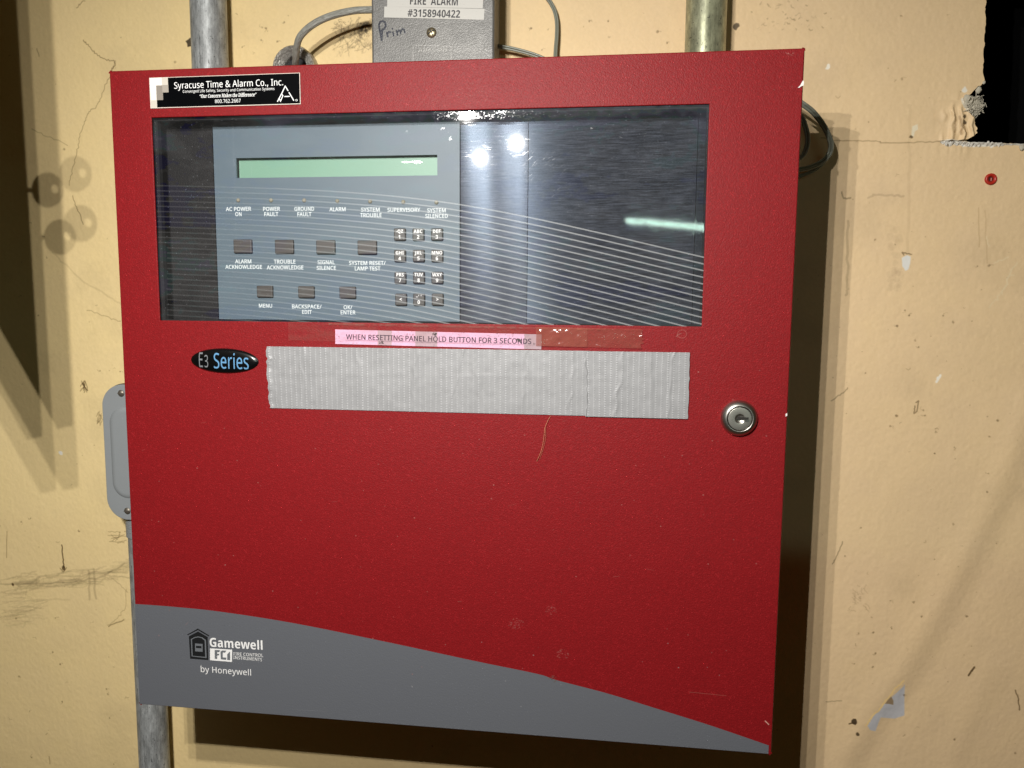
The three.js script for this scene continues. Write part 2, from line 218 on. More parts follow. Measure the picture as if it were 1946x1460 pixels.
  // the painted paper face, lifted and creased at the corner of the hole
  const edge = [[190, 1839], [200, 1840], [212, 1838], [220, 1842], [224, 1849], [236, 1851], [243, 1855], [250, 1854], [254, 1856], [260, 1848], [266, 1834], [268, 1820]], eu = (v) => { for (let i = 1; i < edge.length; i++) if (v <= edge[i][0]) { const t = (v - edge[i - 1][0]) / (edge[i][0] - edge[i - 1][0]); return edge[i - 1][1] + t * (edge[i][1] - edge[i - 1][1]); } return 1820; };
  { const nu = 60, nv = 60, pos = [], idx = []; for (let j = 0; j <= nv; j++) for (let i = 0; i <= nu; i++) { const v = 190 + 78 * j / nv, u0 = 1782 + 6 * Math.sin(j * 0.2), u = u0 + (eu(v) + 2.5 * (vnoise(v / 3, 4, 3) - 0.3) - u0) * i / nu, s0 = THREE.MathUtils.smoothstep(i / nu, 0, 0.55) * THREE.MathUtils.smoothstep(j / nv, 0, 0.3) , q = (u - 1790) / 9 + 0.9 * vnoise(v / 16, u / 30, 4), fold = 0.5 + 0.5 * Math.sin(q * 3.1), h = s0 * (0.0007 + 0.0026 * fold * fold * (0.5 + 0.5 * (j / nv)) + 0.0012 * fbm(u / 8, v / 12, 9, 2)), p = at(u, v, ZW); pos.push(p.x, p.y, ZW + 0.00025 + h); if (i && j) { const k = j * (nu + 1) + i; idx.push(k, k - 1, k - nu - 2, k, k - nu - 2, k - nu - 1); } }
    const pg = new THREE.BufferGeometry(); pg.setAttribute('position', new THREE.Float32BufferAttribute(pos, 3)); pg.setIndex(idx); pg.computeVertexNormals(); const nn = pg.attributes.normal; if (nn.getZ(900) < 0) { pg.setIndex(idx.reverse()); pg.computeVertexNormals(); } uvRect(pg, TX0, TX1, TY0, TY1); part('torn_paper_flap', pg, std({ map, roughness: 0.62 }), m); }
  const ridgeBits = []; { // ragged lip of bare plaster along the lower edge of the hole
    const n = 150, pos = [], idx = []; for (let i = 0; i <= n; i++) { const u = 1786 + 168 * i / n, w = (u < 1796 || u > 1946 ? 0.4 : u < 1905 ? 1 : 0.45), jt = (k) => vnoise(i / 1.7, k, 5) + 0.6 * vnoise(i / 6, k, 8), a = at(u, 269.5 + 4.5 * i / n - 2.2 * w * jt(1), ZW), b = at(u, 271 + 4 * i / n + 5 * w * jt(3), ZW), mz = 0.0006 + 0.0016 * w * jt(6); pos.push(a.x, a.y, ZW - 0.001, (a.x + b.x) / 2, (a.y * 0.55 + b.y * 0.45), ZW + mz, b.x, b.y, ZW + 0.0002); if (i) { const k = 3 * i; for (const o of [0, 1]) idx.push(k - 3 + o, k - 2 + o, k + 1 + o, k - 3 + o, k + 1 + o, k + o); } }
    const lg = new THREE.BufferGeometry(); lg.setAttribute('position', new THREE.Float32BufferAttribute(pos, 3)); lg.setIndex(idx); const fl = lg.toNonIndexed(); fl.computeVertexNormals(); ridgeBits.push(fl); }
  for (let i = 0; i < 26; i++) ridgeBits.push(lump(rr(1792, 1905), 272.5 + rr(-2.5, 4.5), ZW + 0.0002, rr(0.0005, 0.0011), 100 + i));
  part('raw_plaster_edge', ridgeBits, std({ color: lin(0.68, 0.65, 0.58), roughness: 1 }), m);
}

// ---------------------------------------------------------------- shared materials
const powder = (() => {                                  // pebbled powder coat: bump and a little sparkle
  const N = 512, S = 0.09, h = new Float32Array(N * N);
  for (let y = 0; y < N; y++) for (let x = 0; x < N; x++) h[y * N + x] = 0.55 * wrapN(x, y, N, 170, 3) + 0.1 * wrapN(x, y, N, 40, 5) + 0.35 * wrapN(x, y, N, 256, 8);
  const bump = tile(ftex(N, N, (x, y) => h[y * N + x]), S);
  const [c, g] = canvas(N, N), im = g.createImageData(N, N);
  for (let i = 0; i < N * N; i++) { const v = h[i], sp = Math.max(0, v - 0.7) * 1.5, k = 0.88 + 0.24 * v; im.data[4 * i] = Math.min(255, 124 * k + 90 * sp); im.data[4 * i + 1] = Math.min(255, 18 * k + 70 * sp); im.data[4 * i + 2] = Math.min(255, 22 * k + 70 * sp); im.data[4 * i + 3] = 255; }
  g.putImageData(im, 0, 0);
  return { bump, map: tile(ctex(c), S) };
})();
const redM = phy({ map: powder.map, bumpMap: powder.bump, bumpScale: 0.00018, roughness: 0.52, specularIntensity: 0.45 });
const blackM = std({ color: lin(0.008, 0.008, 0.009), roughness: 0.65 });
const galv = (sx, tint = [1, 1, 1]) => { const N = 512; const [c, g] = canvas(N, N), im = g.createImageData(N, N); for (let y = 0, i = 0; y < N; y++) for (let x = 0; x < N; x++, i += 4) { const a = wrapN(x, y, N, 14, sx) * 0.5 + wrapN(x, y, N, 40, sx + 1) * 0.3 + wrapN(x, y, N, 120, sx + 2) * 0.2, st = wrapN(x, y * 0.08, N, 90, sx + 4), k = 0.62 + 0.5 * a + 0.14 * st - (wrapN(x, y, N, 64, sx + 9) > 0.9 ? 0.3 : 0); im.data[i] = 196 * k * tint[0]; im.data[i + 1] = 200 * k * tint[1]; im.data[i + 2] = 202 * k * tint[2]; im.data[i + 3] = 255; } g.putImageData(im, 0, 0); const t = ctex(c); t.wrapS = t.wrapT = THREE.RepeatWrapping; return t; };
const galvT = galv(40), galvY = galv(60, [1.0, 0.99, 0.82]);
const pipeM = std({ map: galvT, color: lin(0.68, 0.68, 0.66), metalness: 0.25, roughness: 0.5 });
const pipeYM = std({ map: galvY, color: lin(0.72, 0.72, 0.7), metalness: 0.5, roughness: 0.36 });
const steelM = std({ color: lin(0.55, 0.54, 0.50), metalness: 1, roughness: 0.3 });

// ---------------------------------------------------------------- fire alarm panel
const panel = thing('fire_alarm_panel', V3(0, -H / 2, ZW), 'large red wall panel with a glazed keypad window, grey swoosh and keyhole', 'alarm panel');
const win = rectOf([288, 224], [1348, 197], [1334, 621], [303, 609], 0);
const WX0 = win.c.x - win.w / 2, WX1 = win.c.x + win.w / 2, WY0 = win.c.y - win.h / 2, WY1 = win.c.y + win.h / 2;
const rect = (x0, x1, y0, y1) => [[x0, y0], [x1, y0], [x1, y1], [x0, y1]].map((p) => new THREE.Vector2(...p));
{
  const b = 0.0012, s = new THREE.Shape(rect(-W / 2 + b, W / 2 - b, -H / 2 + b, H / 2 - b)); s.holes.push(new THREE.Path(rect(WX0 - 0.0006, WX1 + 0.0006, WY0 - 0.0006, WY1 + 0.0006)));
  const front = new THREE.ExtrudeGeometry(s, { depth: 0.0002, bevelSize: 0.0006, bevelThickness: 0.0006, bevelSegments: 3 }).translate(0, 0, -0.0008);
  // rounded bend and return flange along the four sides
  const prof = []; for (let i = 0; i <= 6; i++) { const a = i / 6 * Math.PI / 2; prof.push([-0.0022 + 0.0022 * Math.sin(a), -0.0022 + 0.0022 * Math.cos(a)]); } prof.push([0, -0.020], [-0.0013, -0.020], [-0.0013, -0.003]);
  const side = (len, rz, off) => { const sh = new THREE.Shape(prof.map((p) => new THREE.Vector2(...p))); const g = new THREE.ExtrudeGeometry(sh, { depth: len, bevelEnabled: false }); g.applyMatrix4(new THREE.Matrix4().makeBasis(V3(1, 0, 0), V3(0, 0, 1), V3(0, -1, 0))); return g.translate(off, len / 2, 0).rotateZ(rz); };
  const parts = [front, side(H, 0, W / 2), side(H, Math.PI, W / 2), side(W, Math.PI / 2, H / 2), side(W, -Math.PI / 2, H / 2)].map((g) => g.index ? g.toNonIndexed() : g);
  part('door', uvMetres(merge(parts)), redM, panel);
  part('cabinet_body', uvMetres(box(-W / 2 + 0.004, W / 2 - 0.004, -H / 2 + 0.004, H / 2 - 0.004, ZW + 0.0005, -0.0265)), redM, panel);
  // grey swoosh painted over the lower door
  const P = (u, v) => { const p = at(u, v, 0); return new THREE.Vector2(p.x, p.y); };
  const top = [[255, 1148], [330, 1153.5], [420, 1163], [560, 1185], [740, 1221.5], [900, 1256], [1021, 1281], [1058, 1293], [1150, 1317], [1235, 1343], [1350, 1379], [1461, 1417]].map((p) => P(...p));
  top[0].x = -W / 2 + 0.0008; const cur = new THREE.SplineCurve(top).getPoints(90);
  const end = P(1461, 1417), bs = new THREE.Shape([new THREE.Vector2(-W / 2 + 0.0008, -H / 2 + 0.0012), new THREE.Vector2(end.x, -H / 2 + 0.0012), ...cur.reverse()]);
  const gN = tile(ftex(256, 256, (x, y) => wrapN(x, y, 256, 90, 12)), 0.05);
  part('grey_swoosh', uvMetres(new THREE.ExtrudeGeometry(bs, { depth: 0.0004, bevelEnabled: false }).translate(0, 0, -0.0001)), std({ color: lin(0.110, 0.117, 0.131), roughness: 0.55, bumpMap: gN, bumpScale: 0.00006 }), panel);
}
{ // maker's logo on the swoosh
  const r = rectOf([340, 1180], [520, 1198], [520, 1300], [345, 1284], 0.0006);
  const [c, g] = canvas(1024, 600), k = 1024 / r.w, kk = 600 / r.h, X = (u, v) => { const p = at(u, v, 0.0006).sub(r.c).applyAxisAngle(V3(0, 0, 1), -r.rot); return [(p.x + r.w / 2) * k, (r.h / 2 - p.y) * kk]; };
  const path = (pts, col) => { g.fillStyle = col; g.beginPath(); pts.forEach((p) => g.lineTo(...X(...p))); g.closePath(); g.fill(); };
  const Z = (x, y) => [320 + x / 8.108, 1160 + y / 8.108];
  const zp = (pts, col) => path(pts.map((p) => Z(...p)), col);
  const K = '#0d0f11', G = '#686c70', WH = '#e9e9e7';
  zp([[452, 283], [628, 388], [618, 404], [453, 306], [294, 384], [286, 376]], K);
  zp([[455, 328], [602, 412], [612, 768], [334, 745], [314, 402]], K);
  zp([[345, 445], [400, 415], [455, 405], [520, 418], [577, 460], [588, 738], [356, 712]], G); zp([[362, 452], [405, 428], [455, 418], [510, 430], [556, 468], [566, 720], [372, 702]], K);
  zp([[408, 512], [526, 520], [526, 642], [410, 634]], G); zp([[424, 548], [508, 554], [508, 588], [424, 582]], K);
  const word = (s, p0, p1, cap, font, col) => { const a = X(...Z(...p0)), b = X(...Z(...p1)); g.save(); g.font = font.replace('#', '200px'); const m = g.measureText(s).width, L = Math.hypot(b[0] - a[0], b[1] - a[1]), q = cap / 8.108 * (k * r.w / 1024) / 143 * (600 / r.h) / 2420; g.translate(...a); g.rotate(Math.atan2(b[1] - a[1], b[0] - a[0])); g.scale(L / m, q); g.fillStyle = col; g.textBaseline = 'alphabetic'; g.fillText(s, 0, 0); g.restore(); };
  word('Gamewell', [628, 560], [1465, 612], 145, 'bold # sans-serif', WH);
  zp([[640, 588], [982, 608], [978, 798], [640, 772]], WH);
  zp([[712, 612], [800, 618], [780, 648], [752, 646], [752, 672], [786, 674], [776, 698], [752, 698], [750, 752], [712, 750]], G);
  zp([[800, 640], [826, 620], [892, 624], [872, 656], [838, 652], [836, 726], [894, 732], [888, 766], [806, 758]], G); zp([[905, 680], [948, 634], [952, 772], [905, 768]], G);
  word('FIRE CONTROL', [998, 696], [1462, 722], 52, '# sans-serif', WH); word('INSTRUMENTS', [998, 752], [1446, 788], 52, '# sans-serif', WH);
  word('by Honeywell', [488, 950], [1284, 1008], 98, '# sans-serif', WH);
  part('maker_logo', sheet(r), std({ map: ctex(c), transparent: true, roughness: 0.6 }), panel).userData.label = 'white and black maker logo printed on the grey swoosh';
}
{ // oval badge
  const c0 = at(427, 686, 0), rx = (496 - 358) / 2 / 2530, ry = 24.3 / 2530;
  const [c, g] = canvas(1024, 360); g.fillStyle = '#08090a'; g.fillRect(0, 0, 1024, 360);
  const a = Math.atan2(at(490, 688, 0).y - at(360, 684, 0).y, at(490, 688, 0).x - at(360, 684, 0).x);
  fit(g, 'E', 165, 172, 84, 212, '# sans-serif', '#7d8083'); fit(g, '3', 254, 190, 70, 175, '# sans-serif', '#7d8083'); fit(g, 'Series', 628, 178, 540, 218, '# sans-serif', '#6698c0');
  const geo = new THREE.CircleGeometry(1, 72, 0, Math.PI * 2), pos = []; const n = 14, uv = [], idx = [];
  for (let j = 0; j <= n; j++) for (let i = 0; i <= 72; i++) { const q = j / n, t = i / 72 * Math.PI * 2, x = Math.cos(t) * q, y = Math.sin(t) * q; pos.push(x * rx, y * ry, 0.0022 * Math.sqrt(Math.max(0, 1 - Math.pow(q, 4)))); uv.push(0.5 + x / 2, 0.5 + y / 2); }
  for (let j = 0; j < n; j++) for (let i = 0; i < 72; i++) { const p = j * 73 + i; idx.push(p, p + 73, p + 74, p, p + 74, p + 1); }
  const bg = new THREE.BufferGeometry(); bg.setAttribute('position', new THREE.Float32BufferAttribute(pos, 3)); bg.setAttribute('uv', new THREE.Float32BufferAttribute(uv, 2)); bg.setIndex(idx); bg.computeVertexNormals(); geo.dispose();
  part('series_badge', bg.rotateZ(a).translate(c0.x, c0.y, 0.0002), phy({ map: ctex(c), roughness: 0.25, clearcoat: 1, clearcoatRoughness: 0.05 }), panel).userData.label = 'black domed oval badge with blue and grey lettering';
}
// ---- what is behind the window
const ZM = -0.0185, ZP = -0.0205;
{
  const x = (u, z) => at(u, 420, z).x;
  const mx0 = x(410, ZM), mx1 = x(873.5, ZM), bot = at(640, 609, ZM).y, my0 = bot, my1 = WY1 + 0.012;
  const grain = (() => { const N = 512; return { rough: ftex(N, N, (a, b) => 0.20 + 0.16 * wrapN(a * 0.12, b * 1.0, N, 200, 3)), bump: ftex(N, N, (a, b) => 0.6 * wrapN(a * 0.06, b, N, 256, 7) + 0.4 * wrapN(a * 0.15, b, N, 120, 2)) }; })();
  tile(grain.bump, 0.12, 0.12);
  const brush = (() => { const N = 1024, [c, g] = canvas(N, N), im = g.createImageData(N, N); for (let y = 0, i = 0; y < N; y++) for (let x = 0; x < N; x++, i += 4) { const v = 0.5 * wrapN(x * 0.05, y, N, 512, 7) + 0.3 * wrapN(x * 0.12, y, N, 300, 2) + 0.2 * wrapN(x * 0.5, y, N, 400, 5), k = 0.55 + 0.9 * v; im.data[i] = im.data[i + 1] = im.data[i + 2] = Math.min(255, 178 * k); im.data[i + 3] = 255; } g.putImageData(im, 0, 0); return tile(ctex(c), 0.2); })();
  const brushed = (col, ro, an, sp) => phy({ map: brush, color: col, roughness: ro, anisotropy: an, anisotropyRotation: Math.PI / 2, specularIntensity: sp, specularColor: lin(0.62, 0.78, 1), ior: 1.9, bumpMap: grain.bump, bumpScale: 0.000006 });
  const plate = (u0, u1, name, mat, z = ZP, label) => { const g = uvMetres(box(x(u0, z), x(u1, z), WY0 - 0.012, WY1 + 0.012, z - 0.004, z)); const m = part(name, g, mat, panel); if (label) m.userData.label = label; return m; };
  plate(255, 408.6, 'side_plate', phy({ specularIntensity: 0.5, color: lin(0.009, 0.0085, 0.009), roughness: 0.6, bumpMap: powder.bump, bumpScale: 0.0002 }), ZP, 'black pebbled plate left of the keypad');
  plate(874.5, 1002.4, 'brushed_plate', brushed(lin(0.105, 0.105, 0.125), 0.21, 1, 0.12), ZP, 'narrow brushed dark plate right of the keypad');
  plate(1003.4, 1320.5, 'brushed_plate', brushed(lin(0.068, 0.076, 0.098), 0.33, 0.97, 0.3), ZP + 0.0002, 'wide brushed dark blank plate');
  plate(1321.5, 1390, 'brushed_plate', brushed(lin(0.055, 0.064, 0.080), 0.40, 0.95, 0.5), ZP);
  // gasket round the window, behind the glass
  const gw = 0.0026, gs = new THREE.Shape(rect(WX0 - 0.01, WX1 + 0.01, WY0 - 0.01, WY1 + 0.01)); gs.holes.push(new THREE.Path(rect(WX0 + gw * 0.75, WX1 - 0.0008, WY0 + 0.0008, WY1 - 0.0016)));
  part('gasket', new THREE.ExtrudeGeometry(gs, { depth: 0.004, bevelEnabled: false }).translate(0, 0, -0.0085), std({ color: lin(0.003, 0.003, 0.0035), roughness: 0.9 }), panel);
  // the keypad module
  const mod = new THREE.Group(); mod.name = 'control_module'; panel.add(mod);
  mod.userData.label = 'blue-grey keypad module with green display behind the window';
  const cw = 2048, k = cw / (mx1 - mx0), ch = Math.round((my1 - my0) * k), [c, g] = canvas(cw, ch);
  g.fillStyle = '#566671'; g.fillRect(0, 0, cw, ch);
  const X = (u, v) => { const p = at(u, v, ZM); return [(p.x - mx0) * k, (my1 - p.y) * k]; };
  const S = k / 2520;                                   // canvas pixels per photograph pixel, roughly
  const txt = [['AC POWER', 453, 397, 48], ['ON', 453, 407, 13], ['POWER', 515.5, 397, 33], ['FAULT', 515, 407, 27.5], ['GROUND', 578, 397, 38.5], ['FAULT', 578, 407.3, 27.5], ['ALARM', 641.6, 397.6, 31.5], ['SYSTEM', 704, 398.3, 36.5], ['TROUBLE', 705, 409, 41], ['SUPERVISORY', 767, 398.8, 62.5], ['SYSTEM', 829.6, 399.8, 36.5], ['SILENCED', 829.6, 410.5, 43.5], ['ALARM', 462.4, 496.8, 31.5], ['ACKNOWLEDGE', 463, 507.2, 70], ['TROUBLE', 541, 497.4, 41.5], ['ACKNOWLEDGE', 541.8, 508.4, 70], ['SIGNAL', 619.5, 498.3, 33], ['SILENCE', 620, 509.3, 37.5], ['SYSTEM RESET/', 697.7, 500, 70], ['LAMP TEST', 698, 510.4, 49.5], ['MENU', 504.3, 581.2, 26.5], ['BACKSPACE/', 582.4, 582.6, 57], ['EDIT', 582.7, 593, 19], ['OK/', 660.9, 584, 17], ['ENTER', 660.9, 594, 29]];
  for (const [s, u, v, w] of txt) { const [a, b] = X(u, v); const w2 = X(u + w / 2, v)[0] - X(u - w / 2, v)[0]; fit(g, s, a, b, w2, 7.4 * S, '# sans-serif', '#d8dfdf', 6); }
  const l0 = at(449, 316, ZM), l1 = at(831, 318, ZM), lt = at(640, 297.3, ZM).y, lb = at(640, 335.8, ZM).y;
  const fs = new THREE.Shape(rect(mx0, mx1, my0, my1)); fs.holes.push(new THREE.Path(rect(l0.x, l1.x, lb, lt)));
  part('face_plate', uvRect(new THREE.ExtrudeGeometry(fs, { depth: 0.0015, bevelEnabled: false }).translate(0, 0, ZM - 0.0015), mx0, mx1, my0, my1), std({ map: ctex(c), roughness: 0.5 }), mod);
  part('module_body', box(mx0 - 0.0006, mx1 + 0.0004, my0 - 0.0008, my1, ZM - 0.008, ZM - 0.0056), blackM, mod);
  part('display', uvMetres(box(l0.x - 0.004, l1.x + 0.004, lb - 0.004, lt + 0.004, ZM - 0.0055, ZM - 0.0048)), std({ color: lin(0.19, 0.36, 0.26), roughness: 0.45 }), mod).userData.label = 'blank pale green liquid crystal display';
  const bz = new THREE.Shape(rect(l0.x - 0.003, l1.x + 0.003, lb - 0.003, lt + 0.003)); bz.holes.push(new THREE.Path(rect(l0.x - 0.0001, l1.x + 0.0001, lb - 0.0001, lt + 0.0001)));
  part('display_bezel', new THREE.ExtrudeGeometry(bz, { depth: 0.003, bevelEnabled: false }).translate(0, 0, ZM - 0.0047), blackM, mod);
  // clear cover of the display, not quite parallel to the door's window
  const zc = ZM - 0.0032, cov = new THREE.PlaneGeometry(l1.x - l0.x, lt - lb, 160, 30).translate((l0.x + l1.x) / 2, (lt + lb) / 2, zc);
  { const q = at(770, 309, zc), n = V3(...LEDS[1]).sub(q).normalize().add(CAM.clone().sub(q).normalize()).normalize(), gx = -n.x / n.z, gy = -n.y / n.z, sg = 0.022, gl = Math.hypot(gx, gy), A = gl * sg * Math.exp(0.5), ox = q.x + gx / gl * sg, oy = q.y + gy / gl * sg, p = cov.attributes.position;   // a soft blister in the cover
    for (let i = 0; i < p.count; i++) p.setZ(i, zc + A * Math.exp(-((p.getX(i) - ox) ** 2 + (p.getY(i) - oy) ** 2) / (2 * sg * sg))); cov.computeVertexNormals(); }
  part('display_cover', cov, phy({ color: lin(1, 1, 1), transmission: 1, thickness: 0, roughness: 0.0, ior: 1.5 }), mod);
  // buttons
  const btnT = (() => { const N = 128, [cc, gg] = canvas(N, N); for (let y = 0; y < N; y++) { const v = 50 + 16 * vnoise(3, y / 9, 8) + 8 * hash(1, y, 4); gg.fillStyle = `rgb(${v + 4},${v},${v - 3})`; gg.fillRect(0, y, N, 1); } return ctex(cc); })();
  const btnM = std({ map: btnT, roughness: 0.5 });
  const pc = 2530;
  const big = new RoundedBoxGeometry(38 / pc, 26.8 / pc, 0.0032, 3, 0.0009), mid = new RoundedBoxGeometry(33 / pc, 23 / pc, 0.0032, 3, 0.0009);
  const o = worldOf(mod);
  const setUV = (g0) => { const p = g0.attributes.position; g0.computeBoundingBox(); const bb = g0.boundingBox; return uvRect(g0, bb.min.x, bb.max.x, bb.min.y, bb.max.y); };
  setUV(big); setUV(mid);
  for (const [u, v] of [[461.4, 468.3], [540.2, 469.2], [619, 469.9], [697.7, 470.5]]) put('push_button', big, btnM, mod, at(u, v, ZM + 0.0012).setZ(ZM + 0.0004).sub(o));
  for (const [u, v] of [[503.3, 554.3], [582, 555.2], [660.6, 556.2]]) put('push_button', mid, btnM, mod, at(u, v, ZM + 0.0012).setZ(ZM + 0.0004).sub(o));
  // twelve keys with their legends
  const legends = ['-QZ|1', 'ABC|2', 'DEF|3', 'GHI|4', 'JKL|5', 'MNO|6', 'PRS|7', 'TUV|8', 'WXY|9', '<|', "–' '|0", '>|'];
  const [ac, ag] = canvas(768, 1024); ag.fillStyle = '#4a4845'; ag.fillRect(0, 0, 768, 1024);
  legends.forEach((s, i) => { const cx = (i % 3) * 256 + 128, cy = Math.floor(i / 3) * 256, [a, b] = s.split('|'); if (b) { fit(ag, a, cx, cy + 64, 0, 70, 'bold # sans-serif', '#f2f2f0'); fit(ag, b, cx, cy + 180, 0, 76, 'bold # sans-serif', '#f2f2f0'); } else fit(ag, a, cx, cy + 120, 0, 80, 'bold # sans-serif', '#f2f2f0'); });
  const keyM = std({ map: ctex(ac), roughness: 0.5 });
  const ku = [[759.8, 795, 830.4], [760.1, 795.7, 830.7], [760.7, 796, 831], [762, 796.3, 831.6]], kv = [445.8, 486.5, 528.1, 569.6];
  for (let i = 0; i < 12; i++) {
    const s = 23.2 / pc, g0 = new RoundedBoxGeometry(s, s, 0.0034, 3, 0.0011), cx = (i % 3) / 3, cy = 1 - (Math.floor(i / 3) + 1) / 4, p = g0.attributes.position, uv = new Float32Array(p.count * 2);
    for (let j = 0; j < p.count; j++) { uv[2 * j] = cx + (p.getX(j) / s + 0.5) / 3; uv[2 * j + 1] = cy + (p.getY(j) / s + 0.5) / 4; }
    g0.setAttribute('uv', new THREE.BufferAttribute(uv, 2));
    put('keypad_key', g0, keyM, mod, at(ku[Math.floor(i / 3)][i % 3], kv[Math.floor(i / 3)], ZM + 0.0012).setZ(ZM + 0.0004).sub(o));
  }
  const led = new THREE.SphereGeometry(0.0017, 16, 10), ledM = phy({ color: lin(0.27, 0.25, 0.19), roughness: 0.45, clearcoat: 0.2 });
  [[452.6, 381], [515, 381], [578, 381], [641, 382.3], [703.4, 383.2], [766.4, 384.2], [829.4, 384.8]].forEach(([u, v]) => put('indicator_light', led, ledM, mod, at(u, v, ZM).setZ(ZM - 0.0004).sub(o)));
}
{ // the acrylic window with its printed lines
  const Z = -0.0022, nx = 80, g = new THREE.PlaneGeometry(WX1 - WX0 + 0.012, WY1 - WY0 + 0.012, nx, 30).translate((WX0 + WX1) / 2, (WY0 + WY1) / 2, Z);
  const p = g.attributes.position; for (let i = 0; i < p.count; i++) { const x = p.getX(i), y = p.getY(i), t = Math.max(0, (x - 0.09) / 0.11); p.setZ(i, Z - 0.0004 - 0.0009 * t * t * (y - WY0) / (WY1 - WY0)); }
  g.computeVertexNormals(); uvMetres(g);
  const N = 1024, haze = (() => { const [c, x] = canvas(N, N / 2); x.fillStyle = 'rgb(0,8,0)'; x.fillRect(0, 0, N, N / 2); x.lineCap = 'round';
    const q = (u, v) => { const w = at(u, v, Z); return [(w.x - WX0) / (WX1 - WX0) * N, (WY1 - w.y) / (WY1 - WY0) * N / 2]; };
    const sc = (u, v, a, L, al, w = 0.9) => { const [px, py] = q(u, v); x.strokeStyle = `rgba(0,255,0,${al * 0.3})`; x.lineWidth = w; x.beginPath(); x.moveTo(px, py); x.lineTo(px + Math.cos(a) * L, py + Math.sin(a) * L); x.stroke(); };
    for (let i = 0; i < 900; i++) sc(rr(860, 1340), rr(200, 615), rr(-0.1, 0.1), rr(2, 22), rr(0.04, 0.2), 0.8);
    for (let i = 0; i < 200; i++) sc(rr(990, 1080), rr(290, 430), -0.75 + rr(-0.25, 0.25), rr(3, 14), rr(0.1, 0.5));
    for (let i = 0; i < 90; i++) sc(rr(1190, 1320), rr(380, 460), rr(-1.2, 1.2), rr(6, 34), rr(0.08, 0.3), 0.7);
    for (let i = 0; i < 300; i++) sc(rr(295, 1340), rr(205, 615), rr(-3, 3), rr(1, 8), rr(0.05, 0.3), 0.8);
    for (let i = 0; i < 170; i++) sc(rr(820, 960), rr(208, 226), rr(-3, 3), rr(1, 4), rr(0.1, 0.5), 1.1);
    for (let i = 0; i < 400; i++) sc(rr(960, 1340), rr(200, 222), rr(-3, 3), rr(1, 5), rr(0.05, 0.25), 1.1);
    for (const [u, v] of [[442, 280], [515, 283], [690, 272], [772, 250], [856, 262], [840, 245], [1178, 262], [1226, 256], [1126, 552], [1128, 555], [1124, 552], [480, 280], [906, 302], [1124, 242]]) for (let i = 0; i < 6; i++) sc(u + rr(-3, 3), v + rr(-3, 3), rr(-3, 3), rr(1, 4), 0.5, 1.4);
    for (let i = 0; i < 40; i++) sc(459 + rr(-2, 3), 224 + i * 2.9, 1.57 + rr(-0.2, 0.2), rr(2, 5), rr(0.1, 0.6), 1.1);
    for (let i = 0; i < 60; i++) sc(291 + rr(0, 10), rr(232, 600), 1.57 + rr(-0.4, 0.4), rr(1, 5), rr(0.1, 0.6), 1.2);
    return c; })();
  const ht = ctex(haze, false); uvRect(g, WX0, WX1, WY0, WY1);
  const pane = part('window_pane', g, phy({ color: lin(1, 1, 1), transmission: 1, thickness: 0, roughness: 1, roughnessMap: ht, ior: 1.49 }), panel);
  pane.userData.label = 'scuffed clear acrylic window with fine curved lines';
  const [fc, fg] = canvas(256, 4), fim = fg.createImageData(256, 4); for (let i = 0; i < 1024; i++) { const t = (i % 256) / 255, a = 0.035 + 0.34 * THREE.MathUtils.smoothstep(t, 0.02, 0.75); fim.data.set([188, 192, 192, 255 * a], 4 * i); } fg.putImageData(fim, 0, 0);
  const lineM = std({ map: ctex(fc), roughness: 0.5, transparent: true });   // the print fades out towards the left
  { const [c, x] = canvas(1024, 416), im = x.createImageData(1024, 416); for (let y = 0, i = 0; y < 416; y++) for (let u = 0; u < 1024; u++, i += 4) { const n = fbm(u / 120, y / 50, 71, 5), f = fbm(u / 14, y / 7, 75, 3), top = Math.exp(-y / 22) * THREE.MathUtils.smoothstep(u, 100, 700), sp = hash(u, y, 77) > 0.9985 ? 0.22 : 0, a = 0.012 + 0.05 * Math.max(0, n - 0.38) + 0.03 * Math.max(0, f - 0.5) + 0.05 * top * (0.4 + f) + sp; im.data.set([196, 206, 222, 255 * a], i); } x.putImageData(im, 0, 0);
    part('dust_film', uvRect(new THREE.PlaneGeometry(WX1 - WX0, WY1 - WY0).translate((WX0 + WX1) / 2, (WY0 + WY1) / 2, -0.0014), WX0, WX1, WY0, WY1), std({ map: ctex(c), transparent: true, roughness: 0.6 }), pane); }
  const ks = [[296, 352.5, 9.8], [415, 355, 10.0], [530, 358.5, 10.3], [640, 364, 10.7], [760, 374, 11.1], [873, 388.5, 11.6], [1003, 412.6, 12.05], [1150, 445, 12.4], [1250, 468.5, 12.6], [1336, 488.6, 12.8], [1350, 492, 12.8]];
  for (let i = 0; i < 26; i++) {
    const cv = new THREE.CatmullRomCurve3(ks.map(([u, v, s]) => at(u, v + s * i, Z).setZ(0)), false, 'centripetal'), pts = cv.getPoints(60).filter((q) => q.x > WX0 - 0.002 && q.x < WX1 + 0.002 && q.y > WY0 - 0.002);
    if (pts.length < 6) continue;
    const hw = 0.00048, pos = [], idx = []; pts.forEach((q, j) => { const a = pts[Math.max(0, j - 1)], b = pts[Math.min(pts.length - 1, j + 1)], l = Math.hypot(b.x - a.x, b.y - a.y), nx2 = -(b.y - a.y) / l * hw, ny = (b.x - a.x) / l * hw; pos.push(q.x + nx2, q.y + ny, Z - 0.0009, q.x - nx2, q.y - ny, Z - 0.0009); if (j) { const k = 2 * j - 2; idx.push(k, k + 1, k + 3, k, k + 3, k + 2); } });
    const lg = new THREE.BufferGeometry(); lg.setAttribute('position', new THREE.Float32BufferAttribute(pos, 3)); lg.setIndex(idx); lg.computeVertexNormals(); uvRect(lg, WX0, WX1, WY0, WY1);
    part('printed_line', lg, lineM, pane);
  }
}
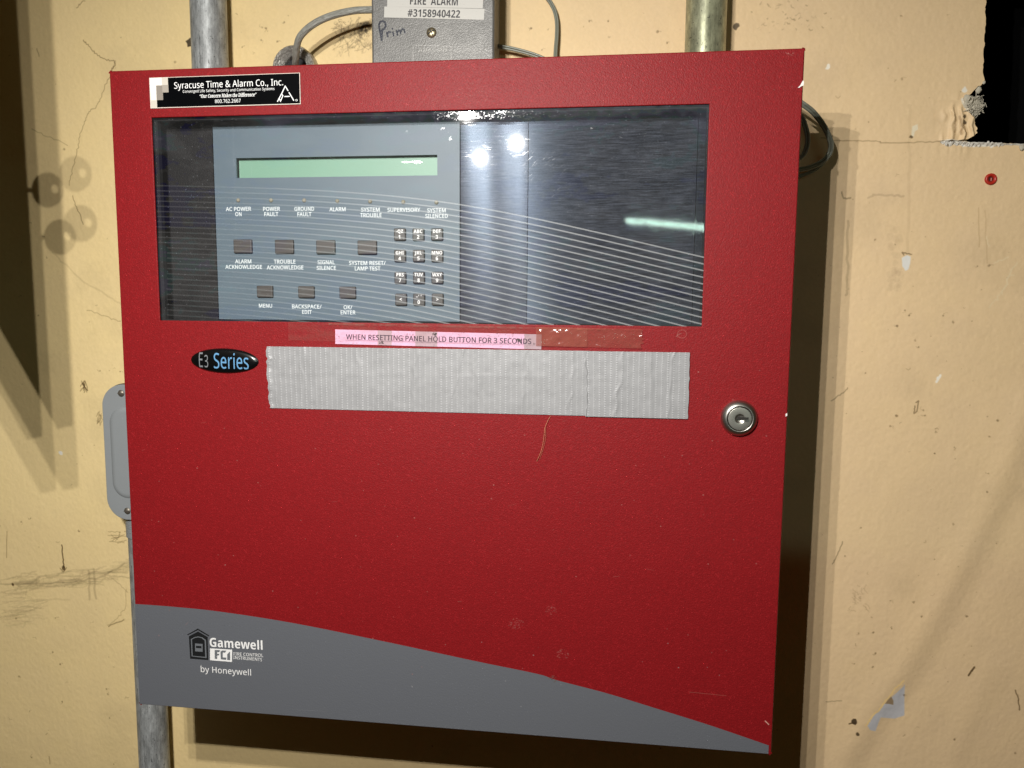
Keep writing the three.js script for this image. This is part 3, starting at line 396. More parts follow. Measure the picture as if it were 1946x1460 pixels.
{ // lock
  const c = at(1406, 796, 0.004), lock = new THREE.Group(); lock.name = 'lock'; lock.position.set(c.x, c.y, 0).sub(panel.position); panel.add(lock);
  const lathe = (pts, n = 64) => new THREE.LatheGeometry(pts.map((p) => new THREE.Vector2(p[0] / 1000, p[1] / 1000)), n).rotateX(Math.PI / 2);
  const satin = std({ color: lin(0.50, 0.48, 0.44), metalness: 1, roughness: 0.34 }), plugM = std({ color: lin(0.50, 0.48, 0.43), metalness: 1, roughness: 0.4 });
  put('bezel', lathe([[12.6, 0], [12.7, 1.2], [12.3, 2.6], [11.3, 4.0], [10.0, 4.9], [9.3, 5.2], [8.8, 5.2], [8.5, 4.9], [8.45, 3.4]]), satin, lock);
  const plug = put('plug', lathe([[8.1, 3.2], [8.1, 4.5], [7.8, 4.8], [3.6, 4.8], [3.3, 4.65], [2.4, 4.0], [1.4, 3.6], [0, 3.45]]), plugM, lock);
  put('gap_ring', lathe([[8.46, 3.5], [8.0, 3.5]]), blackM, lock);
  put('keyway', mergeGeometries([new THREE.BoxGeometry(0.0072, 0.0017, 0.0012).translate(0.0022, 0.0004, 0.0043), new THREE.BoxGeometry(0.005, 0.0008, 0.0008).translate(0.0, -0.0004, 0.0042)]), std({ color: lin(0.015, 0.013, 0.01), roughness: 0.8 }), plug);
  put('warding', new THREE.BoxGeometry(0.0034, 0.0016, 0.0012).translate(0.0046, -0.0012, 0.0043), steelM, plug);
}

// ---------------------------------------------------------------- stuck on the door
{ // installer's sticker
  const r = rectOf([283, 148], [570, 138], [571, 198], [286, 206], 0.0007), [c, g] = canvas(1440, 296);
  g.fillStyle = '#d8ccc0'; g.fillRect(0, 0, 1440, 296); g.fillStyle = '#07080a'; g.fillRect(8, 5, 1426, 284);
  const sq = (x, y, w, h, col) => { g.fillStyle = col; g.fillRect(x, y, w, h); };
  sq(6, 4, 120, 72, '#f1ece2'); sq(120, 4, 62, 70, '#c9c2b6'); sq(6, 74, 62, 76, '#f1ece2'); sq(64, 76, 62, 70, '#8d857c'); sq(124, 74, 60, 72, '#a39b90'); sq(6, 148, 62, 72, '#e9e3d8'); sq(64, 146, 64, 72, '#8d857c'); sq(6, 218, 60, 72, '#c9c2b6');
  const w = '#f4f4f2';
  fit(g, 'Syracuse Time & Alarm Co., Inc.', 762, 82, 1050, 62, '# sans-serif', w);
  fit(g, 'Converged Life Safety, Security and Communication Systems', 760, 142, 880, 26, '# sans-serif', w);
  fit(g, '“Our Concern Makes the Difference”', 752, 192, 545, 34, 'italic bold # serif', w); fit(g, '800.762.2667', 752, 246, 250, 34, '# sans-serif', w);
  g.strokeStyle = w; g.lineWidth = 9; g.lineJoin = 'miter'; const ln = (...p) => { g.beginPath(); p.forEach((q) => g.lineTo(...q)); g.stroke(); };
  ln([1222, 268], [1262, 196], [1300, 122], [1326, 168]); ln([1332, 180], [1378, 262]); ln([1264, 196], [1276, 212], [1252, 262], [1240, 238]); ln([1290, 220], [1340, 220]);
  g.lineWidth = 4; g.beginPath(); g.arc(1402, 258, 8, 0, 6.3); g.stroke();
  single('company_sticker', sheet(r), phy({ map: ctex(c), roughness: 0.18, specularIntensity: 0.5 }), 'black and silver company sticker at the upper left of the red door', 'sticker');
}
{ // pink instruction strip
  const r = rectOf([637, 626], [1029, 636], [1029, 664], [637, 654], 0.0007), [c, g] = canvas(1568, 118);
  const im = g.createImageData(1568, 118); for (let y = 0, i = 0; y < 118; y++) for (let x = 0; x < 1568; x++, i += 4) { const e = fbm(x / 60, y / 30, 4, 4), dirt = THREE.MathUtils.smoothstep(fbm(x / 10, y / 9, 9, 3), 0.55, 0.75) * THREE.MathUtils.smoothstep(fbm(x / 140, y / 70, 19, 2), 0.3, 0.6), ed = x > 1440 ? 0.76 : (x > 330 && x < 440) || (x > 620 && x < 790) ? 0.8 : 1, k = (0.93 + 0.12 * e) * (1 - 0.5 * dirt) * ed; im.data[i] = 219 * k; im.data[i + 1] = (168 + (ed < 1 ? 16 : 0)) * k; im.data[i + 2] = 194 * k; im.data[i + 3] = 255; } g.putImageData(im, 0, 0);
  fit(g, 'WHEN RESETTING PANEL HOLD BUTTON FOR 3 SECONDS', 790, 58, 1410, 40, '# sans-serif', '#2c1a30', 7); g.fillStyle = 'rgba(50,30,50,0.55)'; g.fillRect(80, 84, 1360, 3);
  g.strokeStyle = 'rgba(45,35,35,0.8)'; g.lineWidth = 4; for (const [x, y, n] of [[360, 95, 9], [770, 20, 12], [1400, 50, 16]]) for (let i = 0; i < n; i++) { g.beginPath(); g.moveTo(x + rr(-16, 16), y + rr(-14, 14)); g.lineTo(x + rr(-22, 22), y + rr(-18, 18)); g.stroke(); }
  for (let i = 0; i < 260; i++) { g.fillStyle = `rgba(60,30,40,${rr(0.1, 0.5)})`; g.fillRect(rr(0, 1568), rr(0, 118), rr(1, 5), rr(1, 5)); }
  single('instruction_label', sheet(r), std({ map: ctex(c), roughness: 0.6 }), 'worn pink paper strip with a printed reset instruction, under clear tape', 'label');
}
{ // clear tape over it
  const r = rectOf([548, 611], [1222, 627], [1222, 661], [548, 648], 0.0012), nx = 240, ny = 14, g = sheet({ ...r, rot: 0, c: V3(0, 0, 0) }, nx, ny), p = g.attributes.position;
  for (let i = 0; i < p.count; i++) { let x = p.getX(i), y = p.getY(i), t = (x + r.w / 2) / r.w; const k = t > 0.72 ? 1 : 0.12; p.setZ(i, 0.0017 * k * (fbm(x * 210 + 50, y * 320 + 50, 5, 3) - 0.45) + (t > 0.96 ? (t - 0.96) * 0.03 * vnoise(y * 500 + 9, 3, 2) : 0) + 0.00025); if (t > 0.97) p.setX(i, x + 0.004 * (vnoise(y * 700 + 30, 2, 8) - 0.6)); }
  g.computeVertexNormals();
  const [c, q] = canvas(1024, 64), im = q.createImageData(1024, 64); for (let y = 0, i = 0; y < 64; y++) for (let x = 0; x < 1024; x++, i += 4) { const t = x / 1024, e = fbm(x / 40, y / 18, 6, 4), a = (t < 0.13 ? 0.08 : t < 0.71 ? 0.07 : t < 0.85 ? 0.5 : 0.3) + 0.2 * (e - 0.5) + (y < 7 && t > 0.12 && t < 0.9 ? 0.25 * vnoise(x / 9, 3, 3) : 0); im.data[i] = 158; im.data[i + 1] = t > 0.71 ? 92 : 125; im.data[i + 2] = t > 0.71 ? 78 : 112; im.data[i + 3] = 255 * Math.max(0, Math.min(1, a)); } q.putImageData(im, 0, 0);
  single('clear_tape', g.rotateZ(r.rot).translate(r.c.x, r.c.y, r.c.z), phy({ map: ctex(c), transparent: true, roughness: 0.12, specularIntensity: 1 }), 'wrinkled clear tape stretched over the pink strip, its torn right end on the red door', 'tape');
}
{ // two lengths of silver duct tape
  const N = 1024, NH = 160, mm = 0.0040;
  const hmap = (w, h, s) => ftex(N, 192, (x, y) => { const X = x / N * w, Y = y / 192 * h, c = X / mm + 0.10 * vnoise(Y * 90, X * 40, s), col = c - Math.floor(c), st = (Y / 0.00125 + hash(Math.floor(c), 3, s)), row = st - Math.floor(st); const rib = Math.exp(-Math.pow((col - 0.5) / 0.13, 2)), stitch = Math.exp(-Math.pow((row - 0.5) / 0.22, 2)); return 0.00013 * rib * (0.3 + 0.7 * stitch) + 0.00018 * fbm(X * 160, Y * 160, s + 3, 3) + 0.00030 * fbm(X * 36, Y * 30, s + 7, 2) + creases(X, Y, w, s); });
  const creases = (X, Y, w, s) => { let h = 0; for (const [c, sl, wd, a] of s === 11 ? [[0.10, 0.1, 0.0012, 1], [0.29, -0.06, 0.002, 0.8], [0.46, 0.12, 0.0015, 1], [0.585, 0.3, 0.0012, 1.1], [0.66, -0.2, 0.0022, 0.9], [0.80, 0.05, 0.0014, 0.8], [0.94, 0.04, 0.0012, 0.8]] : [[0.3, 0.1, 0.0014, 1], [0.62, -0.05, 0.0018, 1], [0.8, 0.1, 0.001, 0.7]]) { const d = X - c * w - sl * (Y - 0.02) - 0.003 * vnoise(Y * 120, c * 9, s); h += a * 0.0003 * Math.exp(-d * d / (wd * wd)) * (0.4 + 0.6 * vnoise(Y * 60, c * 31, s)); } const e = Y - 0.026 - 0.002 * vnoise(X * 40, 2, s); return h + 0.00008 * vnoise(X * 45, 5, s) * Math.exp(-e * e / 4e-6); };
  const strip = (tl, tr, br, bl, s, z, raggedL, raggedR, label) => {
    const r = rectOf(tl, tr, br, bl, z), g = sheet({ ...r, rot: 0, c: V3(0, 0, 0) }, 200, 60), p = g.attributes.position;
    for (let i = 0; i < p.count; i++) { const x = p.getX(i), y = p.getY(i), tl2 = (x + r.w / 2) / r.w; const e = (q) => 0.0016 * (fbm(q * 210 + 40, 3, s, 3) - 0.5) * 2; if (raggedL) p.setX(i, p.getX(i) + e(y) * Math.max(0, 1 - tl2 * 14) - (y / r.h) * 0.0012 * Math.max(0, 1 - tl2 * 4)); if (raggedR) p.setX(i, p.getX(i) + e(y + 1) * 0.3 * Math.max(0, 1 - (1 - tl2) * 30)); p.setZ(i, 0.00025 * fbm(x * 60 + 9, y * 60 + 9, s, 3) + (raggedL && tl2 < 0.012 ? 0.0007 * vnoise(y * 260 + 9, 4, s) : 0)); }
    g.computeVertexNormals();
    const [c, q] = canvas(N, 192), im = q.createImageData(N, 192); for (let y = 0, i = 0; y < 192; y++) for (let x = 0; x < N; x++, i += 4) { const X = x / N * r.w, Y = y / 192 * r.h, cc = X / mm, col = cc - Math.floor(cc), st = Y / 0.00125 + hash(Math.floor(cc), 3, s), row = st - Math.floor(st), dash = Math.exp(-Math.pow((col - 0.5) / 0.13, 2)) * (1.6 * Math.exp(-Math.pow((row - 0.6) / 0.2, 2)) - 1.2 * Math.exp(-Math.pow((row - 0.15) / 0.16, 2))); const k = 0.95 + 0.10 * (fbm(X * 170, Y * 190, s, 4) - 0.5) + 0.06 * (hash(x, y, 3) - 0.5) + 0.17 * dash; im.data[i] = 155 * k; im.data[i + 1] = 155 * k; im.data[i + 2] = 156 * k; im.data[i + 3] = 255; } q.putImageData(im, 0, 0);
    return single('duct_tape', g.rotateZ(r.rot).translate(r.c.x, r.c.y, r.c.z), std({ map: ctex(c), bumpMap: hmap(r.w, r.h, s), bumpScale: 1, roughness: 0.46, metalness: 0.12 }), label, 'tape');
  };
  strip([507, 658], [1120, 667.5], [1120, 790], [511, 776], 11, 0.0006, true, false, 'long silver duct tape strip with a torn left end beside the oval badge');
  strip([1113, 667], [1313, 670.5], [1306, 796], [1113, 792], 23, 0.00125, true, true, 'short silver duct tape length overlapping the long strip, nearest the lock');
}
{ // a stray hair stuck under the tape
  const pts = [[1046, 791], [1041, 800], [1036, 812], [1034, 826], [1032, 842], [1028, 858], [1024, 868], [1020, 877]].map((p, i) => at(p[0], p[1], 0.0006 + 0.002 * Math.sin(i / 7 * 3.1)));
  single('hair', [tube(pts, 0.00012, 60, 6), tube([pts[2], at(1037, 830, 0.002), at(1033, 850, 0.0015), at(1026, 872, 0.001)], 0.00007, 30, 6)], std({ color: lin(0.55, 0.28, 0.14), roughness: 0.5 }), 'thin tan hair hanging from the lower edge of the silver tape', 'hair');
}
{ // paint chips on the door's edge
  const chip = (pts) => { const s = new THREE.Shape(pts.map(([u, v]) => { const p = at(u, v, 0); return new THREE.Vector2(p.x, p.y); })); return new THREE.ExtrudeGeometry(s, { depth: 0.0003, bevelEnabled: false }).translate(0, 0, 0.00005); };
  { const cm = std({ color: lin(0.8, 0.76, 0.72), roughness: 0.6 }); part('paint_chip', chip([[1526, 153], [1528, 156], [1527, 163], [1523, 164], [1519, 167], [1516, 167], [1521, 162], [1523, 158]]), cm, panel); part('paint_chip', chip([[1493, 787], [1496, 785], [1496, 790], [1493, 792]]), cm, panel); }
}

{ // scuffs and dust on the door's paint
  const y1 = WY0 - 0.002, y0 = -H / 2 + 0.002, x0 = -W / 2 + 0.003, x1 = W / 2 - 0.003, film = (yb, yt, N, M, name, fn) => { const [c, g] = canvas(N, M), q = (u, v) => { const p = at(u, v, 0); return [(p.x - x0) / (x1 - x0) * N, (yt - p.y) / (yt - yb) * M]; }; g.lineCap = 'round'; fn(g, q); part(name, uvRect(new THREE.PlaneGeometry(x1 - x0, yt - yb).translate(0, (yb + yt) / 2, 0.00048), x0, x1, yb, yt), std({ map: ctex(c), transparent: true, roughness: 0.8 }), panel); };
  const dab = (g, q, u, v, r, a, n, col = '214,150,140') => { for (let i = 0; i < n; i++) { const t = rr(0, 6.28), d = r * Math.sqrt(rnd()), [x, y] = q(u + Math.cos(t) * d, v + Math.sin(t) * d * 0.8); g.fillStyle = `rgba(${col},${rr(0.2, 1) * a})`; g.beginPath(); g.arc(x, y, rr(0.5, 1.6), 0, 6.3); g.fill(); } };
  const scr = (g, q, pts, a, w, col = '225,165,150') => { g.strokeStyle = `rgba(${col},${a})`; g.lineWidth = w; g.beginPath(); pts.forEach((p) => g.lineTo(...q(...p))); g.stroke(); };
  film(y0, y1, 1400, 940, 'scuff_marks', (g, q) => {
    dab(g, q, 980, 1185, 14, 0.12, 60); dab(g, q, 1046, 1160, 12, 0.1, 40); dab(g, q, 1070, 1243, 12, 0.13, 50); dab(g, q, 1050, 1290, 8, 0.6, 30, '120,105,95'); scr(g, q, [[1454, 1370], [1460, 1376], [1466, 1379]], 0.8, 2.2); scr(g, q, [[1310, 1315], [1380, 1322]], 0.15, 1.2);
    for (let i = 0; i < 190; i++) { const u = rr(230, 1490), v = rr(640, 1300); dab(g, q, u, v, 2, 0.35, 1); } for (let i = 0; i < 22; i++) { const u = rr(260, 1460), v = rr(800, 1290); scr(g, q, [[u, v], [u + rr(-18, 18), v + rr(-6, 6)]], rr(0.04, 0.13), rr(0.7, 1.4)); }
    for (let i = 0; i < 30; i++) dab(g, q, rr(280, 1400), rr(1220, 1400), 2, 0.3, 1, '205,205,205'); dab(g, q, 785, 1303, 3, 0.7, 3, '200,200,200'); scr(g, q, [[560, 1348], [620, 1352]], 0.08, 1.2, '200,200,200');
    scr(g, q, [[1285, 640], [1289, 636], [1295, 634]], 0.2, 1.4); g.strokeStyle = 'rgba(225,150,140,0.16)'; g.lineWidth = 1.4; for (const [u, v] of [[1296, 635], [1360, 412]]) { g.beginPath(); g.arc(...q(u, v), 9, 0, 6.3); g.stroke(); }
  });
  film(WY1 + 0.002, H / 2 - 0.003, 1400, 140, 'scuff_marks', (g, q) => { dab(g, q, 900, 182, 34, 0.16, 160); dab(g, q, 830, 196, 26, 0.14, 90); dab(g, q, 1500, 100, 10, 0.3, 40); dab(g, q, 1485, 94, 8, 0.3, 24); for (let i = 0; i < 60; i++) dab(g, q, rr(600, 1520), rr(96, 200), 3, 0.3, 1); });
}
// ---------------------------------------------------------------- conduits and boxes on the wall
function conduit(name, u0, u1, v, y0, y1, mat, label) {   // a vertical pipe seen between u0 and u1 at height v
  let r = 0.015; for (let i = 0; i < 6; i++) { const z = ZW + 0.004 + r; r = (at(u1, v, z).x - at(u0, v, z).x) / 2 * 0.985; }
  const z = ZW + 0.004 + r, x = at((u0 + u1) / 2, v, z).x - 0.0004, g = new THREE.CylinderGeometry(r, r, y1 - y0, 48, 1, true); const uv = g.attributes.uv; for (let i = 0; i < uv.count; i++) uv.setXY(i, uv.getX(i) * 2, uv.getY(i) * (y1 - y0) / 0.06 * 0.5);
  return { m: single(name, g.translate(x, (y0 + y1) / 2, z), mat, label, 'conduit'), x, z, r };
}
conduit('conduit_pipe', 366.5, 430, 60, 0.15, 0.62, pipeM, 'grey galvanised pipe rising from the panel top at left');
conduit('conduit_pipe', 1303, 1382, 45, 0.15, 0.62, pipeYM, 'thick yellowish galvanised pipe rising from the panel top at right');
{ // elbow fitting and the pipe below it
  const r0 = 0.0142, zp = ZW + 0.006 + r0, xp = at(266.5, 1400, zp).x + r0 * 0.99;
  const g = new THREE.CylinderGeometry(r0, r0, 0.62, 48, 1, true), top = at(240, 1005, zp).y; const uv = g.attributes.uv; for (let i = 0; i < uv.count; i++) uv.setXY(i, uv.getX(i) * 2, uv.getY(i) * 5);
  single('conduit_pipe', g.translate(xp, top - 0.31, zp), pipeM, 'grey galvanised pipe running down from the elbow fitting below the panel', 'conduit');
  const zf = ZW + 0.040, tl = at(192, 800, zf), yt = at(233, 731.5, zf).y, yb = at(240, 989, zf).y, hw = 0.0225, cx = tl.x + hw + 0.001;
  const elbow = thing('conduit_elbow', V3(cx, (yt + yb) / 2, ZW), 'grey cast conduit elbow with a screwed oval cover peeking out left of the panel', 'conduit fitting');
  const stad = (h, y0, y1) => { const s = new THREE.Shape(); const rad = h * 0.92; s.absarc(cx + h - rad, y1 - rad, rad, 0, Math.PI / 2); s.absarc(cx - h + rad, y1 - rad, rad, Math.PI / 2, Math.PI); s.absarc(cx - h + rad, y0 + rad, rad, Math.PI, 1.5 * Math.PI); s.absarc(cx + h - rad, y0 + rad, rad, 1.5 * Math.PI, 2 * Math.PI); return s; };
  const castM = std({ color: lin(0.30, 0.32, 0.33), roughness: 0.5, metalness: 0.15, bumpMap: tile(ftex(256, 256, (x, y) => wrapN(x, y, 256, 40, 3) * 0.6 + wrapN(x, y, 256, 12, 4)), 0.5), bumpScale: 0.00025 });
  part('fitting_body', new THREE.ExtrudeGeometry(stad(hw - 0.0002, yb + 0.0001, yt - 0.0001), { depth: 0.034, bevelSize: 0.0008, bevelThickness: 0.001, curveSegments: 24 }).translate(0, 0, ZW + 0.001), std({ color: lin(0.05, 0.05, 0.045), roughness: 0.7 }), elbow);
  const cover = part('cover', new THREE.ExtrudeGeometry(stad(hw - 0.0008, yb + 0.0008, yt - 0.0008), { depth: 0.0012, bevelSize: 0.0008, bevelThickness: 0.0008, bevelSegments: 3, curveSegments: 24 }).translate(0, 0, zf - 0.0028), castM, elbow);
  const bul = new THREE.ExtrudeGeometry(stad(hw * 0.50, yb + 0.026, yt - 0.026), { depth: 0.0004, bevelSize: 0.0058, bevelThickness: 0.0036, bevelSegments: 10, curveSegments: 24 }).translate(0.0005, 0, zf - 0.0032); part('cover_bulge', bul, castM, cover);
  for (const [u, v] of [[228, 748], [240, 972]]) { const q = at(u, v, zf + 0.001); part('screw', [new THREE.SphereGeometry(0.0034, 20, 10, 0, Math.PI * 2, 0, 1.2).rotateX(Math.PI / 2).scale(1, 1, 0.6).translate(q.x, q.y, zf - 0.001), box(q.x - 0.0026, q.x + 0.0026, q.y - 0.0004, q.y + 0.0004, zf + 0.0006, zf + 0.0013)], std({ color: lin(0.25, 0.22, 0.18), metalness: 0.8, roughness: 0.5 }), cover); }
  part('hub', [cyl(V3(xp, yb + 0.004, zp), V3(xp, at(240, 1014, zp).y, zp), 0.0155, 40)], castM, elbow);
}
{ // grey junction box above the panel
  const zf = ZW + 0.046, a = at(705.5, 60, zf), b = at(939.5, 60, zf), yb = at(820, 150, zf).y, yt = at(820, -150, zf).y, w = b.x - a.x;
  const jb = thing('junction_box', V3((a.x + b.x) / 2, (yt + yb) / 2, ZW), 'grey metal junction box with handwriting and white label strips above the panel', 'junction box');
  const [c, g] = canvas(1024, Math.round(1024 * (yt - yb) / w)), CH = c.height, k = 1024 / w, X = (u, v) => { const p = at(u, v, zf); return [(p.x - a.x) * k, (yt - p.y) * k]; };
  const im = g.createImageData(1024, CH); for (let y = 0, i = 0; y < CH; y++) for (let x = 0; x < 1024; x++, i += 4) { const e = fbm(x / 90, y / 90, 7, 5), q = 0.9 + 0.2 * e + 0.05 * (hash(x, y, 2) - 0.5) - (x > 960 ? 0.05 * vnoise(x / 8, y / 20, 6) : 0); im.data[i] = 109 * q; im.data[i + 1] = 108 * q; im.data[i + 2] = 105 * q; im.data[i + 3] = 255; } g.putImageData(im, 0, 0);
  g.lineCap = g.lineJoin = 'round'; g.strokeStyle = '#20242f';
  const pen = (w2, ...pts) => { g.lineWidth = w2; g.beginPath(); pts.map((p) => X(500 + p[0] / 3.243, p[1] / 3.243)).forEach((p, i) => i ? g.lineTo(...p) : g.moveTo(...p)); g.stroke(); };
  pen(15, [728, 190], [745, 180], [756, 160], [752, 138], [738, 130], [722, 134], [714, 152], [716, 175], [724, 210], [730, 248]); pen(13, [736, 180], [733, 215], [730, 248]);
  pen(13, [762, 200], [768, 226]); pen(13, [766, 210], [774, 196], [786, 198]); pen(13, [800, 198], [804, 220]); pen(13, [796, 176], [798, 178]); pen(13, [822, 190], [828, 216]); pen(13, [826, 202], [836, 186], [844, 190], [846, 206]); pen(13, [846, 200], [858, 178], [868, 182], [874, 202]);
  g.strokeStyle = 'rgba(190,188,182,0.4)'; g.lineWidth = 4; { const q = [[785, 86], [857, 88], [857, 118], [785, 118]].map((p) => X(...p)); g.beginPath(); q.forEach((p) => g.lineTo(...p)); g.closePath(); g.stroke(); }
  { const q = X(823, 94.5); fit(g, 'ABACON', q[0] + 3, q[1] + 3, 250, 26, 'bold # sans-serif', 'rgba(90,88,84,0.5)'); fit(g, 'ABACON', q[0], q[1], 250, 26, 'bold # sans-serif', 'rgba(190,188,182,0.35)'); }
  g.strokeStyle = 'rgba(60,52,40,0.4)'; g.lineWidth = 3; for (const p of [[[810, 76], [800, 92]], [[935, 82], [918, 95]], [[714, 97], [722, 105]]]) { g.beginPath(); p.forEach((q) => g.lineTo(...X(...q))); g.stroke(); }
  for (let i = 0; i < 30; i++) { const [px, py] = X(rr(910, 925), rr(90, 104)); g.fillStyle = 'rgba(220,218,212,0.35)'; g.fillRect(px, py, 3, 3); }
  const steelGrey = std({ map: ctex(c), roughness: 0.42, metalness: 0.25, bumpMap: tile(ftex(256, 256, (x, y) => wrapN(x, y, 256, 60, 3)), 0.25), bumpScale: 0.0001 });
  const cg = new RoundedBoxGeometry(w, yt - yb, 0.006, 4, 0.0022).translate((a.x + b.x) / 2, (yt + yb) / 2, zf - 0.003); uvRect(cg, a.x, b.x, yb, yt);
  part('cover', cg, steelGrey, jb);
  part('box_body', box(a.x + 0.003, b.x - 0.002, yb + 0.002, yt - 0.002, ZW + 0.0005, zf - 0.0065, 0.003), std({ color: lin(0.20, 0.195, 0.18), roughness: 0.6, metalness: 0.2 }), jb);
  const s = at(820, 62, zf), scM = std({ color: lin(0.52, 0.44, 0.28), metalness: 0.9, roughness: 0.35 });
  const scr = part('screw', [new THREE.SphereGeometry(0.0044, 28, 14, 0, Math.PI * 2, 0, 1.3).rotateX(Math.PI / 2).scale(1, 1, 0.5).translate(s.x, s.y, zf - 0.0004)], scM, jb);
  part('screw_slot', [box(s.x - 0.003, s.x + 0.003, s.y - 0.0004, s.y + 0.0004, zf + 0.0009, zf + 0.0021), box(s.x - 0.0004, s.x + 0.0004, s.y - 0.003, s.y + 0.003, zf + 0.00092, zf + 0.00208)].map((g2) => g2.translate(-s.x, -s.y, 0).rotateZ(0.5).translate(s.x, s.y, 0)), blackM, scr);
  const strip = (q, text, wt, cap, label) => { const r = rectOf(...q, zf + 0.0004), [cc, gg] = canvas(1024, Math.round(1024 * r.h / r.w)); gg.fillStyle = '#c2c0b9'; gg.fillRect(0, 0, 1024, 200); for (let i = 0; i < 130; i++) { gg.fillStyle = `rgba(70,60,50,${rr(0.15, 0.5)})`; const e = rr(0.5, 3.5); gg.fillRect(rr(0, 1024), rr(0, 120), e, e); } const kk = 1024 / r.w / 2270; fit(gg, text, 512 + (wt > 100 ? 0 : -10), cc.height / 2 + 2, wt * kk, cap * kk, 'bold # sans-serif', '#1d1d1f'); single('label_strip', sheet(r, 1, 1), std({ map: ctex(cc), roughness: 0.5 }), label, 'label'); };
  strip([[736, -12], [918, -9], [918, 16], [736, 12.5]], 'FIRE  ALARM', 94, 13.5, 'white label strip reading FIRE ALARM on the grey box, the upper one');
  strip([[730, 12.6], [920.5, 16.6], [920, 38], [730, 33]], '#3158940422', 101, 13.5, 'white label strip with a ten digit number on the grey box');
}
{ // conduit end with bushing, and the cable that goes into it
  const z = ZW + 0.012, c = at(556, 128, z), r = 0.0198, ring = thing('conduit_bushing', V3(c.x, c.y, ZW), 'round metal conduit bushing half hidden behind the panel top, a cable entering it', 'bushing');
  const lathe = (pts) => new THREE.LatheGeometry(pts.map((p) => new THREE.Vector2(p[0], p[1])), 56).rotateX(Math.PI / 2).translate(c.x, c.y, ZW);
  part('collar', lathe([[r, 0], [r, 0.010], [r - 0.0015, 0.0122], [r - 0.004, 0.0125], [r - 0.0065, 0.0118], [0.0118, 0.009], [0.0112, 0.006], [0.0112, 0.001]]), std({ color: lin(0.42, 0.40, 0.36), metalness: 0.7, roughness: 0.38, bumpMap: tile(ftex(128, 128, (x, y) => wrapN(x, y, 128, 16, 3)), 0.2), bumpScale: 0.0008 }), ring);
  part('dark_bore', new THREE.CircleGeometry(0.0113, 40).translate(c.x, c.y, ZW + 0.0012), blackM, ring);
  const sheathM = std({ color: lin(0.27, 0.27, 0.235), roughness: 0.5, bumpMap: tile(ftex(128, 128, (x, y) => wrapN(x, y, 128, 20, 6)), 0.5), bumpScale: 0.0006 });
  const P = [[720, 17, 0.030], [705, 18.5, 0.031], [675, 20, 0.034], [640, 27, 0.037], [608, 39, 0.039], [585, 54, 0.039], [569, 72, 0.036], [563.5, 92, 0.030], [562, 112, 0.022], [560, 130, 0.010], [558, 136, 0.003]].map(([u, v, h]) => at(u, v, ZW + h));
  single('grey_cable', tube(P, 0.0029, 120, 14), sheathM, 'dusty grey cable arching from the junction box into the bushing', 'cable');
}
const wireM = std({ color: lin(0.20, 0.21, 0.165), roughness: 0.34 });
function twin(name, pts, r, label, group) {                // two-conductor wire: two strands side by side
  const A = pts.map(([u, v, h]) => at(u, v, ZW + h)), c = new THREE.CatmullRomCurve3(A, false, 'centripetal'), n = 60, s1 = [], s2 = [];
  for (let i = 0; i <= n; i++) { const p = c.getPoint(i / n), t = c.getTangent(i / n), o = V3(-t.y, t.x, 0).normalize().multiplyScalar(r * 0.85); o.z = 0.0003; s1.push(p.clone().add(o)); s2.push(p.clone().sub(o)); }
  return single(name, [tube(s1, r, n * 2, 10), tube(s2, r, n * 2, 10)], wireM, label, 'cable', group);
}
twin('thin_cable', [[1022, -40, 0.006], [1036, -10, 0.006], [1047, 6, 0.006], [1055, 24, 0.006], [1058.5, 45, 0.006], [1058, 70, 0.007], [1056, 95, 0.008], [1055, 125, 0.01]], 0.00095, 'thin greenish-grey wire curving down the wall right of the junction box');
twin('thin_cable', [[925, 86, 0.012], [945, 88, 0.012], [965, 91, 0.012], [985, 95.5, 0.012], [1005, 101, 0.012], [1025, 108, 0.012], [1050, 120, 0.012]], 0.00095, 'thin greenish-grey wire leaving the lower right of the junction box');
twin('cable_loop', [[1490, 175, 0.03], [1526, 198, 0.03], [1545, 213, 0.03], [1562, 234, 0.028], [1574, 256, 0.026], [1579.5, 275, 0.024], [1577, 291, 0.022], [1567, 304, 0.022], [1552, 313, 0.022], [1536, 319, 0.024], [1520, 322, 0.026], [1490, 324, 0.03]], 0.0012, 'outer thin grey wire loop sticking out from behind the panel at right');
twin('cable_loop', [[1490, 190, 0.034], [1524, 224, 0.034], [1531, 242, 0.034], [1535, 262, 0.034], [1533, 280, 0.034], [1524, 297, 0.034], [1490, 315, 0.036]], 0.0011, 'inner smaller wire loop beside the panel edge at right');
twin('cable_loop', [[1575, 290, 0.012], [1566, 308, 0.012], [1548, 323, 0.012], [1522, 334, 0.014], [1490, 340, 0.016]], 0.0009, 'lower wire strand curving back under the outer loop at right');
{ // red plastic plug in the wall
  const c = at(1885, 340, ZW + 0.002), pl = thing('wall_plug', V3(c.x, c.y, ZW), 'small red plastic wall plug in the beige wall below the dark hole', 'wall plug');
  const lathe = (pts) => new THREE.LatheGeometry(pts.map((p) => new THREE.Vector2(p[0] / 1000, p[1] / 1000)), 36).rotateX(Math.PI / 2).translate(c.x, c.y, ZW);
  part('flange', lathe([[4.7, 0], [4.7, 1.0], [4.2, 1.7], [3.4, 1.9], [2.6, 1.5], [2.0, 0.8], [1.9, 0.2]]), std({ color: lin(0.42, 0.022, 0.010), roughness: 0.4 }), pl);
  part('socket', [new THREE.CircleGeometry(0.002, 20).translate(c.x, c.y, ZW + 0.0004)], std({ color: lin(0.06, 0.004, 0.004), roughness: 0.5 }), pl);
  part('split', box(c.x - 0.0003, c.x + 0.0004, c.y - 0.0016, c.y + 0.001, ZW + 0.0005, ZW + 0.0013), std({ color: lin(0.6, 0.2, 0.15), roughness: 0.3 }), pl);
}

